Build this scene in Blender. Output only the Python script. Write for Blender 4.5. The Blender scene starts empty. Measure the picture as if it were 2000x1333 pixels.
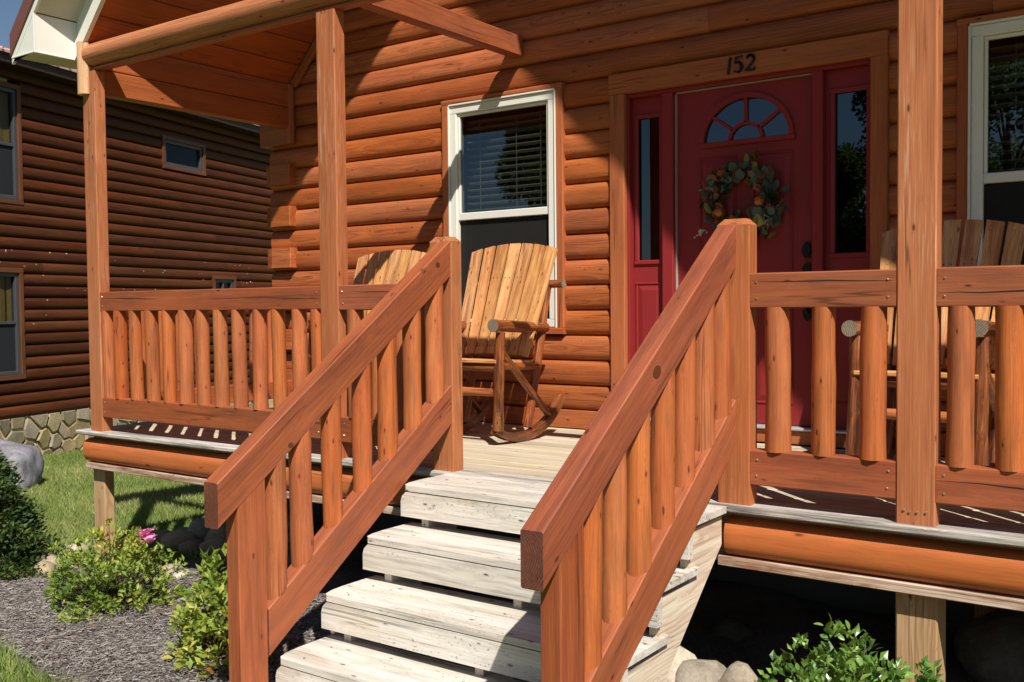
import bpy, math, random
import numpy as np
from mathutils import Vector, Matrix

S = bpy.context.scene
COL = S.collection
random.seed(7)
R = random.Random(11)
NR = np.random.RandomState(5)

# ------------------------------------------------------------------ camera, sky, sun, exposure
cam_d = bpy.data.cameras.new('camera')
cam = bpy.data.objects.new('camera', cam_d)
COL.objects.link(cam)
cam_d.sensor_width = 36.0
cam_d.lens = 1957.84 / 2000 * 36
cam_d.clip_start = 0.05
cam_d.clip_end = 800
yaw, pitch, roll = 0.6236, -0.0358, -0.0097
fwd = Vector((-math.sin(yaw) * math.cos(pitch), math.cos(yaw) * math.cos(pitch), math.sin(pitch)))
rgt = Vector((math.cos(yaw), math.sin(yaw), 0))
upv = rgt.cross(fwd)
r2 = math.cos(roll) * rgt + math.sin(roll) * upv
u2 = -math.sin(roll) * rgt + math.cos(roll) * upv
M = Matrix.Identity(4)
for i in range(3):
    M[i][0], M[i][1], M[i][2] = r2[i], u2[i], -fwd[i]
M.translation = Vector((0.8437, -3.7207, 0.7984))
cam.matrix_world = M
S.camera = cam

SUN = Vector((1.2, -1.0, 1.75)).normalized()
elev = math.asin(SUN.z)
azim = math.atan2(SUN.x, SUN.y)
w = bpy.data.worlds.new('World')
S.world = w
w.use_nodes = True
nt = w.node_tree
sky = nt.nodes.new('ShaderNodeTexSky')
sky.sky_type = 'NISHITA'
sky.sun_disc = False
sky.sun_elevation = elev
sky.sun_rotation = azim
sky.air_density = 1.0
sky.ozone_density = 2.5
sky.dust_density = 0.3
nt.links.new(sky.outputs[0], nt.nodes['Background'].inputs[0])
nt.nodes['Background'].inputs[1].default_value = 0.05
sl = bpy.data.lights.new('sun', 'SUN')
sl.energy = 5.0
sl.angle = math.radians(0.5)
sl.color = (1.0, 0.93, 0.83)
so = bpy.data.objects.new('sun', sl)
COL.objects.link(so)
so.rotation_euler = SUN.to_track_quat('Z', 'Y').to_euler()
S.view_settings.view_transform = 'Standard'
S.view_settings.look = 'None'
S.view_settings.exposure = 0.38
S.view_settings.gamma = 1.0
S.view_settings.use_curve_mapping = False
S.cycles.max_bounces = 8
S.cycles.diffuse_bounces = 4
S.cycles.glossy_bounces = 4
S.cycles.transmission_bounces = 6
S.cycles.transparent_max_bounces = 12
S.cycles.caustics_reflective = False
S.cycles.caustics_refractive = False
S.render.engine = 'CYCLES'

# ------------------------------------------------------------------ node helpers
class NT:
    def __init__(self, name):
        self.m = bpy.data.materials.new(name)
        self.m.use_nodes = True
        self.t = self.m.node_tree
        self.b = self.t.nodes['Principled BSDF']
    def n(self, typ, **kw):
        o = self.t.nodes.new(typ)
        for k, v in kw.items():
            setattr(o, k, v)
        return o
    def link(self, a, b):
        self.t.links.new(a, b)
    def val(self, sock, v):
        if hasattr(v, 'is_linked') or isinstance(v, bpy.types.NodeSocket):
            self.link(v, sock)
        else:
            sock.default_value = v
    def math(self, op, a, b=0.0, c=0.0, clamp=False):
        o = self.n('ShaderNodeMath', operation=op, use_clamp=clamp)
        self.val(o.inputs[0], a); self.val(o.inputs[1], b); self.val(o.inputs[2], c)
        return o.outputs[0]
    def vmul(self, a, v):
        o = self.n('ShaderNodeVectorMath', operation='MULTIPLY')
        self.link(a, o.inputs[0]); o.inputs[1].default_value = v
        return o.outputs[0]
    def vadd(self, a, b):
        o = self.n('ShaderNodeVectorMath', operation='ADD')
        self.link(a, o.inputs[0]); self.val(o.inputs[1], b)
        return o.outputs[0]
    def noise(self, vec, scale=1.0, detail=4.0, rough=0.55, dist=0.0):
        o = self.n('ShaderNodeTexNoise')
        self.link(vec, o.inputs['Vector'])
        o.inputs['Scale'].default_value = scale; o.inputs['Detail'].default_value = detail
        o.inputs['Roughness'].default_value = rough; o.inputs['Distortion'].default_value = dist
        return o.outputs['Fac'], o.outputs['Color']
    def ramp(self, fac, stops, interp='LINEAR'):
        o = self.n('ShaderNodeValToRGB')
        o.color_ramp.interpolation = interp
        e = o.color_ramp.elements
        while len(e) < len(stops):
            e.new(0.5)
        for i, (p, c) in enumerate(stops):
            e[i].position = p
            e[i].color = (c[0], c[1], c[2], 1) if not isinstance(c, (int, float)) else (c, c, c, 1)
        self.link(fac, o.inputs[0])
        return o.outputs[0]
    def mix(self, fac, a, b, mode='MIX'):
        o = self.n('ShaderNodeMix', data_type='RGBA', blend_type=mode)
        self.val(o.inputs[0], fac)
        for s, v in ((o.inputs[6], a), (o.inputs[7], b)):
            if isinstance(v, bpy.types.NodeSocket): self.link(v, s)
            else: s.default_value = (v[0], v[1], v[2], 1)
        return o.outputs[2]
    def maprange(self, v, a, b, c=0.0, d=1.0):
        o = self.n('ShaderNodeMapRange')
        self.link(v, o.inputs[0])
        for i, x in enumerate((a, b, c, d)):
            o.inputs[i + 1].default_value = x
        return o.outputs[0]
    def bump(self, h, strength=0.2, dist=0.01):
        o = self.n('ShaderNodeBump')
        o.inputs['Strength'].default_value = strength; o.inputs['Distance'].default_value = dist
        self.link(h, o.inputs['Height'])
        self.link(o.outputs[0], self.b.inputs['Normal'])

STAIN = {'stained_log_siding': (1.14, 1.02, .90), 'stained_trim': (1.10, 1.0, .90), 'red_stained_rail': (1.14, 1.06, .95), 'stained_post': (1.10, .98, .88),
         'orange_stained_baluster': (1.10, .97, .95), 'weathered_log_beam': (1.08, .96, .85), 'smooth_stained_half_log': (1.10, 1.0, .95), 'stained_ceiling': (1.0, .92, .85)}
def wood(name, dark, mid, light, knots=0.45, rough=0.6, bump=0.25, ring=0.35, vary=0.09, weather=None, wamt=0.5, knotcol=None, spec=0.35, crack=0.6, speck=0.0, flecks=None, wlo=0.62, kscale=1.0, coat=0.0):
    if name in STAIN:                       # one warm stain family
        f_ = STAIN[name]
        dark, mid, light = [tuple(c * q for c, q in zip(col_, f_)) for col_ in (dark, mid, light)]
    k = NT(name)
    at = k.n('ShaderNodeAttribute', attribute_name='grain')
    G = at.outputs['Vector']
    oi = k.n('ShaderNodeObjectInfo')
    cv = k.n('ShaderNodeCombineXYZ')
    k.link(k.math('MULTIPLY', oi.outputs['Random'], 37.0), cv.inputs[0])
    k.link(k.math('MULTIPLY', oi.outputs['Random'], 0.05), cv.inputs[1])
    G = k.vadd(G, cv.outputs[0])
    f1, _ = k.noise(k.vmul(G, (3.0, 110, 110)), 1, 4, 0.65)
    f2, c2 = k.noise(k.vmul(G, (1.1, 9, 9)), 1, 4, 0.6)
    f3, _ = k.noise(k.vmul(G, (9.0, 300, 300)), 1, 3, 0.7)
    # growth rings about an off-centre pith
    sep = k.n('ShaderNodeSeparateXYZ'); k.link(G, sep.inputs[0])
    wv, wc = k.noise(k.vmul(G, (1.6, 5, 5)), 1, 2, 0.5)
    ws = k.n('ShaderNodeSeparateXYZ'); k.link(wc, ws.inputs[0])
    yy = k.math('ADD', sep.outputs[1], k.math('MULTIPLY', ws.outputs[0], 0.05))
    zz = k.math('ADD', sep.outputs[2], k.math('MULTIPLY', ws.outputs[1], 0.05))
    rr = k.math('SQRT', k.math('ADD', k.math('MULTIPLY', yy, yy), k.math('MULTIPLY', zz, zz)))
    # knots bend the rings
    vo = k.n('ShaderNodeTexVoronoi', feature='F1')
    k.link(k.vmul(G, (1.9 * kscale, 5.2 * kscale, 5.2 * kscale)), vo.inputs['Vector'])
    vs = k.n('ShaderNodeSeparateColor'); k.link(vo.outputs['Color'], vs.inputs[0])
    on = k.math('GREATER_THAN', vs.outputs[0], 1 - knots)
    dk = k.math('ADD', vo.outputs['Distance'], k.math('MULTIPLY', k.math('SUBTRACT', f2, 0.5), 0.12))
    pull = k.math('MULTIPLY', k.maprange(vo.outputs['Distance'], 0.5, 0.05), on)
    rr = k.math('ADD', rr, k.math('MULTIPLY', pull, 0.018))
    rg = k.math('FRACT', k.math('MULTIPLY', rr, 120))
    rg = k.ramp(rg, [(0.0, 0.35), (0.55, 0.65), (0.85, 1.0), (1.0, 0.3)])
    val = k.math('ADD', k.math('MULTIPLY', f1, 0.5), k.math('MULTIPLY', f2, 0.5))
    val = k.math('SUBTRACT', val, k.math('MULTIPLY', k.math('SUBTRACT', rg, 0.6), ring * 0.55))
    val = k.math('ADD', val, k.math('MULTIPLY', k.math('SUBTRACT', f3, 0.5), 0.22))
    col = k.ramp(val, [(0.28, dark), (0.5, mid), (0.72, light)])
    if flecks:
        ff, _ = k.noise(k.vmul(G, (5, 160, 160)), 1, 2, 0.6)
        fz, _ = k.noise(k.vmul(G, (0.8, 6, 6)), 1, 2, 0.5)
        fm = k.math('MULTIPLY', k.maprange(ff, 0.55, 0.64), k.maprange(fz, 0.48, 0.66))
        col = k.mix(k.math('MULTIPLY', fm, 0.75), col, flecks)
    if weather:
        w1, _ = k.noise(k.vmul(G, (1.7, 14, 14)), 1, 5, 0.7)
        w2, _ = k.noise(k.vmul(G, (5, 40, 40)), 1, 3, 0.6)
        wm = k.math('MULTIPLY', k.maprange(k.math('ADD', w1, k.math('MULTIPLY', w2, 0.35)), wlo, wlo + 0.24), wamt)
        col = k.mix(wm, col, weather)
    if crack:
        c1, _ = k.noise(k.vmul(G, (0.55, 26, 26)), 1, 2, 0.5)
        cm_, _ = k.noise(k.vadd(k.vmul(G, (0.9, 7, 7)), (5, 3, 1)), 1, 2, 0.5)
        cl_ = k.math('MULTIPLY', k.maprange(k.math('ABSOLUTE', k.math('SUBTRACT', c1, 0.5)), 0.020, 0.006), k.maprange(cm_, 0.53, 0.60))
        col = k.mix(k.math('MULTIPLY', cl_, crack), col, (dark[0] * 0.22, dark[1] * 0.2, dark[2] * 0.2))
    if speck:
        s1, _ = k.noise(k.vmul(G, (60, 110, 110)), 1, 2, 0.5)
        s2, _ = k.noise(k.vmul(G, (1.6, 9, 9)), 1, 3, 0.6)
        sm_ = k.math('MULTIPLY', k.maprange(s1, 0.62, 0.70), k.maprange(s2, 0.50, 0.64))
        col = k.mix(k.math('MULTIPLY', sm_, speck), col, (0.07, 0.065, 0.06))
        s3, _ = k.noise(k.vmul(G, (2.3, 10, 10)), 1, 4, 0.65)
        col = k.mix(k.math('MULTIPLY', k.maprange(s3, 0.54, 0.72), speck * 0.6), col, (0.50, 0.42, 0.26))
    kc = knotcol or (dark[0] * 0.35, dark[1] * 0.3, dark[2] * 0.3)
    halo = k.math('MULTIPLY', k.maprange(dk, 0.26, 0.12), on)
    core = k.math('MULTIPLY', k.maprange(dk, 0.15, 0.085), on)
    col = k.mix(k.math('MULTIPLY', halo, 0.5), col, dark)
    col = k.mix(k.math('MULTIPLY', core, 0.85), col, kc)
    hv = k.n('ShaderNodeHueSaturation')
    k.link(col, hv.inputs['Color'])
    k.link(k.maprange(oi.outputs['Random'], 0, 1, 1 - vary, 1 + vary), hv.inputs['Value'])
    rnd2 = k.math('FRACT', k.math('MULTIPLY', oi.outputs['Random'], 7.31))
    k.link(k.maprange(rnd2, 0, 1, 0.97, 1.03), hv.inputs['Saturation'])
    rnd3 = k.math('FRACT', k.math('MULTIPLY', oi.outputs['Random'], 17.7))
    k.link(k.maprange(rnd3, 0, 1, 0.497, 0.503), hv.inputs['Hue'])
    k.link(hv.outputs[0], k.b.inputs['Base Color'])
    rf = k.math('ADD', k.math('MULTIPLY', f2, 0.25), rough - 0.12)
    k.link(rf, k.b.inputs['Roughness'])
    k.b.inputs['Specular IOR Level'].default_value = spec
    if coat: 
        k.b.inputs['Coat Weight'].default_value = coat; k.b.inputs['Coat Roughness'].default_value = 0.25
    k.bump(k.math('ADD', k.math('MULTIPLY', f1, 0.7), k.math('SUBTRACT', k.math('MULTIPLY', f2, 0.5), core)), bump, 0.004)
    return k.m

def plain(name, col, rough=0.5, var=0.06, nscale=6.0, bump=0.0, spec=0.4, metal=0.0, dirt=None, damt=0.4, dscale=4.0):
    k = NT(name)
    tc = k.n('ShaderNodeTexCoord')
    f, _ = k.noise(tc.outputs['Object'], nscale, 5, 0.6)
    col_s = k.mix(f, [c * (1 - var) for c in col], [min(1, c * (1 + var)) for c in col])
    if dirt:
        g, _ = k.noise(tc.outputs['Object'], dscale, 6, 0.7)
        col_s = k.mix(k.math('MULTIPLY', k.maprange(g, 0.5, 0.72), damt), col_s, dirt)
    k.link(col_s, k.b.inputs['Base Color'])
    k.link(k.math('ADD', k.math('MULTIPLY', f, 0.2), rough - 0.1), k.b.inputs['Roughness'])
    k.b.inputs['Specular IOR Level'].default_value = spec
    k.b.inputs['Metallic'].default_value = metal
    if bump:
        h, _ = k.noise(tc.outputs['Object'], nscale * 12, 4, 0.6)
        k.bump(h, bump, 0.003)
    return k.m

def tinted(name, stops, rough=0.5, trans=0.0, spec=0.4, bump=0.0):
    """colour from the per-face 'tint' attribute"""
    k = NT(name)
    at = k.n('ShaderNodeAttribute', attribute_name='tint')
    col = k.ramp(at.outputs['Fac'], stops)
    k.link(col, k.b.inputs['Base Color'])
    k.b.inputs['Roughness'].default_value = rough
    k.b.inputs['Specular IOR Level'].default_value = spec
    if trans:
        tr = k.n('ShaderNodeBsdfTranslucent')
        k.link(k.mix(0.5, col, (0.45, 0.55, 0.05), 'MIX'), tr.inputs[0])
        ms = k.n('ShaderNodeMixShader'); ms.inputs[0].default_value = trans
        k.link(k.b.outputs[0], ms.inputs[1]); k.link(tr.outputs[0], ms.inputs[2])
        k.link(ms.outputs[0], k.t.nodes['Material Output'].inputs[0])
    return k.m

def glass(name, tint=(0.55, 0.58, 0.58), refl=1.75):
    k = NT(name)
    t = k.t
    t.nodes.remove(k.b)
    tr = k.n('ShaderNodeBsdfTransparent'); tr.inputs[0].default_value = (*tint, 1)
    gl = k.n('ShaderNodeBsdfGlossy'); gl.inputs['Roughness'].default_value = 0.0; gl.inputs[0].default_value = (0.70, 0.86, 1.0, 1)
    tc = k.n('ShaderNodeTexCoord')
    f, _ = k.noise(tc.outputs['Object'], 2.2, 2, 0.5)
    b = k.n('ShaderNodeBump'); b.inputs['Strength'].default_value = 0.02; b.inputs['Distance'].default_value = 0.02
    k.link(f, b.inputs['Height']); k.link(b.outputs[0], gl.inputs['Normal'])
    ge = k.n('ShaderNodeNewGeometry')
    dt = k.n('ShaderNodeVectorMath', operation='DOT_PRODUCT')
    k.link(ge.outputs['Incoming'], dt.inputs[0]); k.link(ge.outputs['Normal'], dt.inputs[1])
    om = k.math('SUBTRACT', 1.0, k.math('ABSOLUTE', dt.outputs['Value']), clamp=True)
    F0 = ((refl - 1) / (refl + 1)) ** 2          # Schlick, the same from both sides of the pane
    fr_s = k.math('MULTIPLY_ADD', k.math('POWER', om, 5.0), 1 - F0, F0)
    ms = k.n('ShaderNodeMixShader')
    k.link(fr_s, ms.inputs[0]); k.link(tr.outputs[0], ms.inputs[1]); k.link(gl.outputs[0], ms.inputs[2])
    k.link(ms.outputs[0], t.nodes['Material Output'].inputs[0])
    return k.m

M_ = {}
M_['log'] = wood('stained_log_siding', (0.22, 0.063, 0.022), (0.355, 0.110, 0.038), (0.45, 0.155, 0.056), knots=0.2, rough=0.5, ring=0.65, bump=0.3, spec=0.3, vary=0.15, weather=(0.20, 0.062, 0.026), wamt=0.5, wlo=0.60)
M_['trim'] = wood('stained_trim', (0.21, 0.062, 0.025), (0.35, 0.110, 0.043), (0.45, 0.155, 0.062), knots=0.12, rough=0.55, ring=0.2, bump=0.2, spec=0.3)
M_['rail'] = wood('red_stained_rail', (0.19, 0.052, 0.024), (0.30, 0.088, 0.038), (0.38, 0.125, 0.058), knots=0.18, weather=(0.13, 0.045, 0.03), wamt=0.5, rough=0.55, ring=0.25, bump=0.28, spec=0.3)
M_['railend'] = wood('stained_end_grain', (0.085, 0.030, 0.020), (0.16, 0.054, 0.033), (0.22, 0.080, 0.05), knots=0, ring=0.8, bump=0.35, rough=0.7, spec=0.2)
M_['post'] = wood('stained_post', (0.23, 0.075, 0.030), (0.36, 0.128, 0.050), (0.46, 0.18, 0.078), knots=0.2, rough=0.6, ring=0.3, bump=0.3, spec=0.3, flecks=(0.56, 0.33, 0.20))
M_['balu'] = wood('orange_stained_baluster', weather=(0.15, 0.062, 0.03), wamt=0.55, dark=(0.26, 0.074, 0.024), mid=(0.41, 0.130, 0.042), light=(0.51, 0.188, 0.064), knots=0.45, rough=0.55, ring=0.25, bump=0.25, spec=0.3, kscale=1.2)
M_['beam'] = wood('weathered_log_beam', (0.21, 0.085, 0.040), (0.38, 0.155, 0.072), (0.52, 0.25, 0.13), knots=0.1, rough=0.6, ring=0.3, bump=0.3, spec=0.3, flecks=(0.62, 0.36, 0.17))
M_['skirt'] = wood('smooth_stained_half_log', (0.36, 0.112, 0.036), (0.45, 0.150, 0.050), (0.51, 0.178, 0.062), knots=0.6, rough=0.45, ring=0.25, bump=0.15, spec=0.35, kscale=0.6, weather=(0.27, 0.085, 0.03), wamt=0.45, wlo=0.64)
M_['ceil'] = wood('stained_ceiling', (0.20, 0.055, 0.018), (0.36, 0.102, 0.031), (0.47, 0.145, 0.046), knots=0.15, rough=0.5, ring=0.3, bump=0.15)
M_['tread'] = wood('bleached_step_board', (0.42, 0.39, 0.34), (0.65, 0.62, 0.565), (0.80, 0.785, 0.75), knots=0.42, rough=0.8, ring=0.28, bump=0.4, vary=0.07, weather=(0.29, 0.25, 0.20), wamt=0.6, wlo=0.65, speck=0.75, knotcol=(0.10, 0.07, 0.05), spec=0.2)
M_['deck'] = wood('weathered_deck_board', (0.33, 0.27, 0.19), (0.53, 0.46, 0.35), (0.70, 0.63, 0.51), knots=0.1, rough=0.8, ring=0.3, bump=0.4, vary=0.12, weather=(0.50, 0.42, 0.22), wamt=0.35, speck=0.4, knotcol=(0.14, 0.10, 0.06), spec=0.2)
M_['grey'] = wood('grey_weathered_edge', (0.22, 0.20, 0.18), (0.50, 0.47, 0.43), (0.74, 0.71, 0.67), knots=0.15, rough=0.85, ring=0.4, bump=0.5, weather=(0.06, 0.05, 0.045), wamt=0.75, spec=0.2)
M_['string'] = wood('pale_stringer', (0.42, 0.31, 0.22), (0.66, 0.55, 0.43), (0.80, 0.72, 0.61), knots=0.15, rough=0.8, ring=0.5, bump=0.35, weather=(0.50, 0.30, 0.17), wamt=0.4, spec=0.2)
M_['ledger'] = wood('half_stained_ledger', (0.30, 0.16, 0.09), (0.58, 0.45, 0.33), (0.74, 0.65, 0.53), knots=0.1, rough=0.8, ring=0.5, bump=0.4, weather=(0.22, 0.075, 0.03), wamt=1.0, spec=0.2)
M_['foot'] = wood('treated_post', (0.26, 0.135, 0.058), (0.43, 0.27, 0.135), (0.56, 0.40, 0.23), knots=0.2, rough=0.8, ring=0.5, bump=0.4, vary=0.05, spec=0.2)
M_['pale'] = wood('bare_log_end', (0.46, 0.25, 0.13), (0.60, 0.37, 0.21), (0.70, 0.48, 0.31), knots=0.1, rough=0.7, ring=0.4, bump=0.3)
M_['slat'] = wood('honey_pine_slat', (0.40, 0.14, 0.045), (0.68, 0.335, 0.125), (0.82, 0.50, 0.23), knots=0.6, rough=0.5, ring=0.5, bump=0.2, vary=0.14, kscale=1.1, weather=(0.33, 0.11, 0.035), wamt=0.8, wlo=0.60, knotcol=(0.12, 0.035, 0.012), coat=0.1)
M_['clog'] = wood('peeled_chair_log', (0.08, 0.018, 0.007), (0.26, 0.072, 0.020), (0.60, 0.26, 0.078), knots=0.5, rough=0.35, ring=0.4, bump=0.35, kscale=1.5, weather=(0.035, 0.011, 0.005), wamt=1.0, wlo=0.575, coat=0.35)
M_['clend'] = wood('grey_log_cut_end', (0.11, 0.08, 0.055), (0.22, 0.17, 0.115), (0.32, 0.26, 0.19), knots=0, rough=0.8, ring=0.9, bump=0.3)
M_['nlog'] = wood('dark_brown_log', (0.040, 0.011, 0.004), (0.078, 0.021, 0.007), (0.125, 0.036, 0.012), knots=0.1, rough=0.55, ring=0.3, bump=0.25, vary=0.25, flecks=None, spec=0.2)
M_['ntrim'] = wood('brown_window_trim', (0.06, 0.02, 0.008), (0.12, 0.042, 0.017), (0.17, 0.065, 0.028), knots=0.05, rough=0.5, ring=0.2, bump=0.2)
M_['chip'] = plain('flaked_paint', (0.60, 0.50, 0.40), 0.8)
M_['white'] = plain('white_vinyl', (0.76, 0.755, 0.69), 0.35, 0.03, dirt=(0.55, 0.53, 0.45), damt=0.2)
M_['wmetal'] = plain('white_painted_metal', (0.74, 0.745, 0.70), 0.45, 0.04, dirt=(0.60, 0.58, 0.45), damt=0.25, dscale=2)
M_['soffit'] = plain('vented_soffit', (0.55, 0.53, 0.44), 0.6, 0.06)
M_['brown'] = plain('brown_drip_edge', (0.17, 0.065, 0.045), 0.35, 0.1)
M_['roofm'] = plain('pink_metal_roof', (0.50, 0.30, 0.28), 0.4, 0.05)
M_['darkf'] = plain('dark_fascia', (0.035, 0.016, 0.010), 0.5)
M_['door'] = plain('red_door_paint', (0.265, 0.026, 0.028), 0.42, 0.05, bump=0.02, spec=0.25)
M_['black'] = plain('black_iron', (0.012, 0.012, 0.013), 0.4, 0.1, spec=0.5)
M_['bronze'] = plain('dark_bronze', (0.022, 0.019, 0.018), 0.3, 0.1, metal=0.6)
M_['sill'] = plain('aluminium_sill', (0.62, 0.63, 0.66), 0.35, 0.05, metal=0.5)
M_['wgap'] = plain('weatherstrip', (0.42, 0.37, 0.32), 0.5)
M_['screen'] = plain('insect_screen', (0.008, 0.0075, 0.007), 0.8, 0.1, nscale=40)
M_['nscreen'] = plain('dim_screen', (0.012, 0.013, 0.018), 0.8)
M_['blind'] = plain('blind_slat', (0.62, 0.58, 0.47), 0.5)
M_['dark'] = plain('dark_room', (0.03, 0.026, 0.024), 0.9)
M_['conc'] = plain('foundation_block', (0.10, 0.095, 0.085), 0.9, 0.2, bump=0.3)
M_['curtain'] = plain('yellow_curtain', (0.25, 0.17, 0.04), 0.8, 0.15, nscale=10)
M_['nail'] = plain('nail_head', (0.55, 0.47, 0.33), 0.35, 0.1, metal=0.7)
M_['screw'] = plain('rusty_screw', (0.16, 0.12, 0.09), 0.6)
M_['hole'] = plain('peg_hole', (0.03, 0.012, 0.006), 0.8)
M_['greyframe'] = plain('grey_window_frame', (0.055, 0.06, 0.07), 0.4)
M_['glass'] = glass('window_glass', (0.60, 0.61, 0.60), 1.9)
M_['glassd'] = glass('door_glass', (0.12, 0.125, 0.13), 2.0)
M_['glassn'] = glass('neighbour_glass', (0.80, 0.81, 0.80), 1.22)

def rock_mat(name, a, b, c, scale=5.0, rough=0.85):
    k = NT(name)
    tc = k.n('ShaderNodeTexCoord'); oi = k.n('ShaderNodeObjectInfo')
    off = k.n('ShaderNodeCombineXYZ'); k.link(k.math('MULTIPLY', oi.outputs['Random'], 50), off.inputs[0])
    P = k.vadd(tc.outputs['Object'], off.outputs[0])
    f, _ = k.noise(P, scale, 6, 0.65, 0.4)
    g, _ = k.noise(P, scale * 9, 4, 0.7)
    h, _ = k.noise(P, scale * 0.5, 3, 0.5)
    v = k.math('ADD', k.math('MULTIPLY', f, 0.7), k.math('MULTIPLY', g, 0.3))
    col = k.ramp(v, [(0.3, a), (0.52, b), (0.7, c)])
    hv = k.n('ShaderNodeHueSaturation'); k.link(col, hv.inputs['Color'])
    k.link(k.maprange(oi.outputs['Random'], 0, 1, 0.7, 1.25), hv.inputs['Value'])
    r2_ = k.math('FRACT', k.math('MULTIPLY', oi.outputs['Random'], 5.3))
    k.link(k.maprange(r2_, 0, 1, 0.6, 1.25), hv.inputs['Saturation'])
    k.link(hv.outputs[0], k.b.inputs['Base Color'])
    k.b.inputs['Roughness'].default_value = rough; k.b.inputs['Specular IOR Level'].default_value = 0.25
    k.bump(k.math('ADD', f, k.math('MULTIPLY', g, 0.4)), 0.5, 0.02)
    return k.m
M_['river'] = rock_mat('river_stone', (0.20, 0.15, 0.10), (0.45, 0.37, 0.26), (0.62, 0.54, 0.42), 7)
M_['river_shaded'] = rock_mat('shaded_river_stone', (0.18, 0.14, 0.09), (0.38, 0.31, 0.21), (0.55, 0.47, 0.34), 7)  # copy of the river stone for the shaded pile, shade toned into the colour
M_['stone_shaded'] = rock_mat('shade_darkened_stone', (0.05, 0.042, 0.032), (0.12, 0.10, 0.075), (0.2, 0.17, 0.13), 5)  # stone colour darkened to paint in the shade beneath the porch
M_['boulder'] = rock_mat('grey_boulder', (0.09, 0.085, 0.10), (0.27, 0.26, 0.30), (0.50, 0.49, 0.52), 3.5)
M_['fstone'] = rock_mat('foundation_stone', (0.15, 0.13, 0.085), (0.29, 0.24, 0.15), (0.42, 0.35, 0.22), 3.0)
bark = rock_mat('bark', (.05, .035, .025), (.12, .09, .065), (.2, .16, .12), 6)
M_['bark'] = bark
M_['mortar'] = rock_mat('foundation_mortar', (0.30, 0.22, 0.11), (0.48, 0.37, 0.20), (0.58, 0.46, 0.27), 6.0)

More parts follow.
